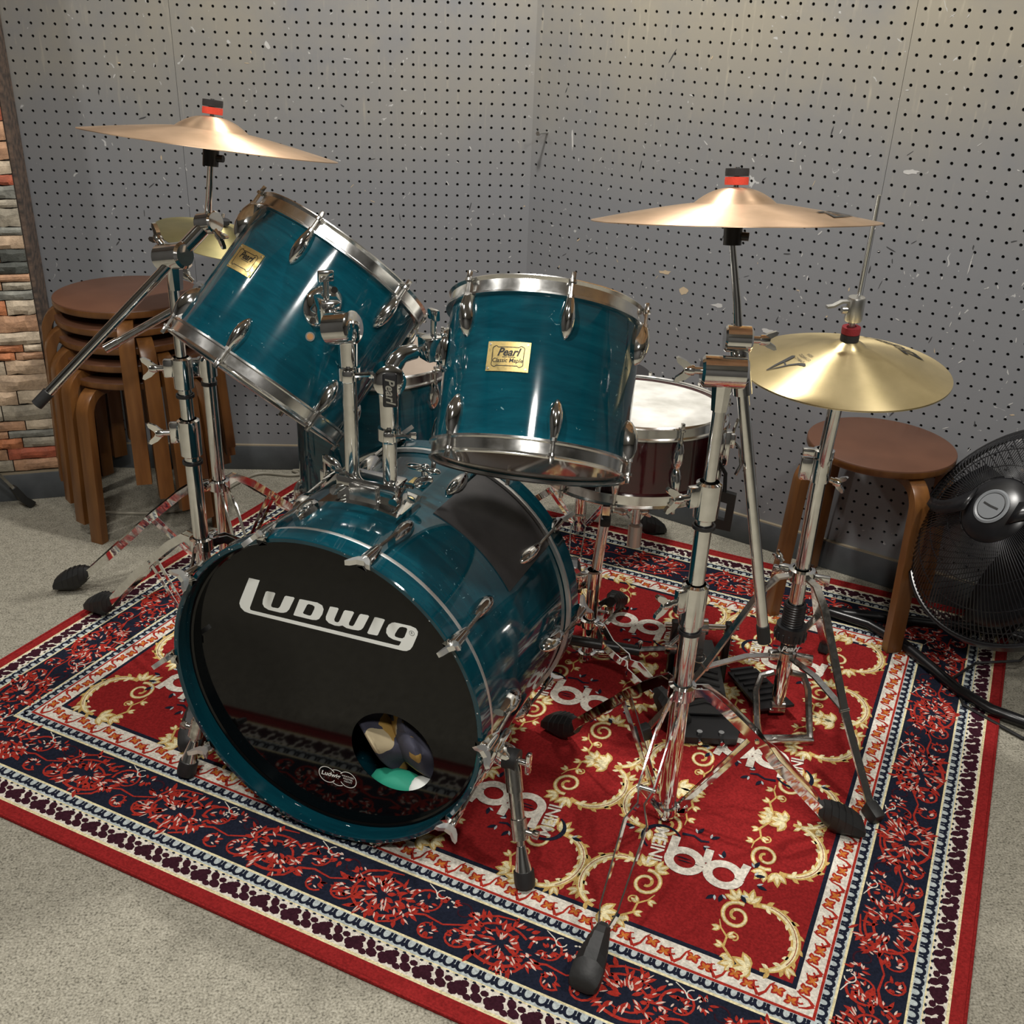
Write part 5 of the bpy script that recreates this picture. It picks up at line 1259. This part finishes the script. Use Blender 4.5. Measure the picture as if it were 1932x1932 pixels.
b = MB(); b.tube([fw(.70, -.86, .02), fw(.80, -.93, .02), fw(.853, -1.02, .02), fw(.905, -1.20, .02), fw(.945, -1.27, .02), fw(1.0, -1.315, .02), fw(1.10, -1.33, .02), fw(1.30, -1.30, .02), fw(1.42, -1.22, .02)], .0125, n=10); b.build('base_tube', 'fan_black', fan)
b = MB(); b.tube([fw(.72, -.87, .02), fw(.86, -.90, .02), fw(1.12, -.96, .02), fw(1.42, -1.20, .02)], .0125, n=10); b.build('base_tube', 'fan_black', fan)
b = MB(); b.tube([fw(1.13, -1.33, .02), fw(1.17, -1.22, .16), fw(1.16, -1.13, .30)], .012, n=10); b.tube([fw(1.12, -.96, .02), fw(1.16, -1.06, .16), fw(1.16, -1.13, .30)], .012, n=10); b.build('yoke', 'fan_black', fan)
fc = MB(); fc.tube([(1.15, -1.12, .15), (1.09, -1.10, .03), (1.0, -1.08, .010), (.92, -1.14, .010), (.90, -1.24, .010), (.98, -1.35, .006), (1.12, -1.36, .006), (1.4, -1.3, .006)], .0035, n=7)
tag(fc.build('power_cord', 'cable_black'), 'thin black power cord trailing from the fan across the rug edge', 'cord')

# ================================================================== pedals between bass drum and hi-hat
pd_ = thing('foot_pedal', 'black foot pedal on the rug behind the right cymbal stand', 'pedal', T(.325, -1.235, .006) @ Rz(rad(-4)))
MB().box((0, 0, .004), (.105, .26, .008), bev=.002).build('base_plate', 'black_plastic', pd_)
hl = MB(); hl.prism([(-.052, -.142), (.052, -.142), (.060, -.120), (.056, -.070), (-.056, -.070), (-.060, -.120)], (0, 0, .008), (1, 0, 0), (0, 1, 0), (0, 0, .014)); hl.build('heel_plate', 'black_plastic', pd_, ang=20)
for x in (-.022, .022): MB().cyl((x, -.142, .014), (x, -.150, .014), .005, n=8).cyl((x, -.128, .022), (x, -.128, .028), .006, n=8).build('heel_bolt', 'chrome', pd_)
fb = MB(); sl = V(0, .97, .26)
fb.prism([(-.044, 0), (.044, 0), (.046, .05), (.042, .15), (.034, .205), (-.034, .205), (-.042, .15), (-.046, .05)], (0, -.068, .024), (1, 0, 0), sl, (0, -.0013, .005)); fo_ = fb.build('footboard', 'black_plastic', pd_, ang=20)
gr = MB()
for k in range(6): c_ = V(0, -.068, .0295) + sl * (.018 + k * .018); gr.sweep([c_ + V(-.036, 0, 0), c_ + V(0, .010, .003), c_ + V(.036, 0, 0)], [(-.0035, -.001), (.0035, -.001), (.0035, .0022), (-.0035, .0022)])
gr.build('tread_ribs', 'rubber', fo_)
lgm = MB(); c_ = V(0, -.068, .0300) + sl * .150; x_ = V(1, 0, 0)
lgm.lathe([(.013, 0), (.0150, .0006), (.0165, 0)], 26, o=c_, axis=(0, -.26, .97)); lgm.build('oval_mark', 'dull_chrome', fo_)
for x in (-.058, .058):
    MB().box((x, .095, .075), (.014, .020, .150), bev=.003).build('frame_post', 'black_plastic', pd_)
MB().cyl((-.080, .095, .138), (.080, .095, .138), .0060, n=12).build('axle', 'chrome', pd_)
cm_ = MB(); cm_.cyl((-.012, .095, .138), (.012, .095, .138), .018, n=18); cm_.box((0, .078, .10), (.012, .006, .07)); cm_.build('chain_cam', 'dull_chrome', pd_)
sp = MB(); sp.tube([(.070 + .006 * math.cos(t * 1.3), .100 + .006 * math.sin(t * 1.3), .13 - t * .0028) for t in range(36)], .0012, n=5); sp.build('spring', 'chrome', pd_)
# drive shaft to the bass drum
ds = thing('drive_shaft', 'black drive shaft running from the foot pedal toward the bass drum', 'shaft', T(.0567, -1.1135, .09))
MB().cyl((-.03, .010, 0), (.142, -.041, .0), .0115, n=14).build('shaft_sleeve', 'black_plastic', ds)
MB().cyl((.13, -.037, 0), (.20, -.055, .015), .0065, n=6).build('shaft_rod', 'dull_chrome', ds)
b = MB(); b.cyl((.142, -.041, .004), (.142, -.041, .020), .004, n=8); b.ell((.142, -.041, .022), .006, .006, .004); b.build('set_screw', 'chrome', ds)
b = MB(); b.box((.205, -.056, .016), (.026, .018, .020), bev=.003); b.cyl((.2, -.056, .02), (.225, -.05, .045), .006, n=10); b.build('universal_joint', 'dull_chrome', ds)
bp_ = thing('bass_pedal', 'bass drum pedal clamped behind the bass drum, mostly hidden', 'pedal', T(-.165, -1.015, .006) @ Rz(rad(-24.8)))
MB().box((0, 0, .005), (.10, .30, .010), bev=.002).build('base_plate', 'black_plastic', bp_)
b = MB(); b.prism([(-.04, 0), (.04, 0), (.034, .22), (-.034, .22)], (0, .14, .02), (1, 0, 0), (0, -.95, .30), (0, .001, .005)); b.build('footboard', 'black_plastic', bp_)
for x in (-.055, .055): MB().box((x, -.10, .085), (.012, .018, .16), bev=.003).build('frame_post', 'dull_chrome', bp_)
MB().cyl((-.075, -.10, .155), (.075, -.10, .155), .006, n=12).build('axle', 'chrome', bp_)
b = MB(); b.cyl((0, -.10, .155), (0, -.055, .29), .0035, n=8); b.cyl((0, -.04, .285), (0, -.075, .300), .018, n=16); b.build('beater', 'felt_black', bp_)

# ================================================================== drum throne
th = thing('drum_throne', 'dark padded drum throne behind the snare, only its seat edge and one foot showing', 'throne', T(.14, -.50, 0))
MB().lathe([(.0005, .505), (.12, .505), (.152, .498), (.166, .478), (.166, .452), (.158, .438), (.0005, .436)], 48).build('seat', 'leather', th)
MB().cyl((0, 0, .05), (0, 0, .44), .015, n=18).build('post', 'chrome', th)
c = MB(); collar(c, .20, .024, .03, rad(30)); c.build('leg_collar', 'chrome', th)
for a in (20, 140, 260): strap_leg(th, .20, (.225 * math.cos(rad(a)), .225 * math.sin(rad(a))), .06, gz=.0)

# ================================================================== odds and ends on the floor
cb = MB()
def smooth(pts, n=6):
    out = []; P = [Vector(p) for p in pts]
    for i in range(len(P) - 1):
        p0 = P[max(i - 1, 0)]; p1 = P[i]; p2 = P[i + 1]; p3 = P[min(i + 2, len(P) - 1)]
        for k in range(n):
            t = k / n; out.append(.5 * ((2 * p1) + (p2 - p0) * t + (2 * p0 - 5 * p1 + 4 * p2 - p3) * t * t + (3 * p1 - p0 - 3 * p2 + p3) * t ** 3))
    return out + [P[-1]]
cb.tube(smooth([(-1.285, -.060, .005), (-1.290, -.16, .005), (-1.285, -.265, .005), (-1.25, -.315, .005), (-1.16, -.335, .005), (-1.02, -.330, .005), (-.92, -.27, .005), (-.86, -.14, .005), (-.80, -.055, .005), (-.70, -.065, .005), (-.64, -.045, .012), (-.70, -.03, .005), (-.60, -.075, .005), (-.42, -.06, .005), (-.2, -.05, .005)]), .0045, n=7)
tag(cb.build('floor_cable', 'cable'), 'beige cable lying on the carpet around the stool stack and along the wall', 'cable')
ms = thing('tripod_stand', 'dark tripod stand at the left edge, one leg with rubber foot showing', 'stand', T(-1.60, -.50, 0))
fp = V(-1.400, -.285, 0) - V(-1.60, -.50, 0)
for a in (0, 120, 240):
    f = Rz(rad(a)) @ fp; d = f.normalized()
    b = MB(); b.sweep([V(0, 0, .46) + d * .02, f * .92 + V(0, 0, .035)], [(-.008, -.004), (.008, -.004), (.008, .004), (-.008, .004)]); b.build('leg', 'dull_chrome', ms)
    b = MB(); b.sweep([f * .86 + V(0, 0, .072), f * .93 + V(0, 0, .030), f + V(0, 0, .008)], [(-.013, -.012), (.013, -.012), (.015, .008), (-.015, .008)], scales=[.75, 1, 1.1]); b.build('rubber_foot', 'rubber', ms)
MB().cyl((0, 0, .10), (0, 0, 1.05), .011, n=14).build('pole', 'dull_chrome', ms)
c = MB(); collar(c, .46, .022, .03, 0); c.build('leg_collar', 'black_plastic', ms)
MB().cyl((0, 0, .98), (.0, .0, 1.10), .014, n=14).build('grip', 'black_plastic', ms)
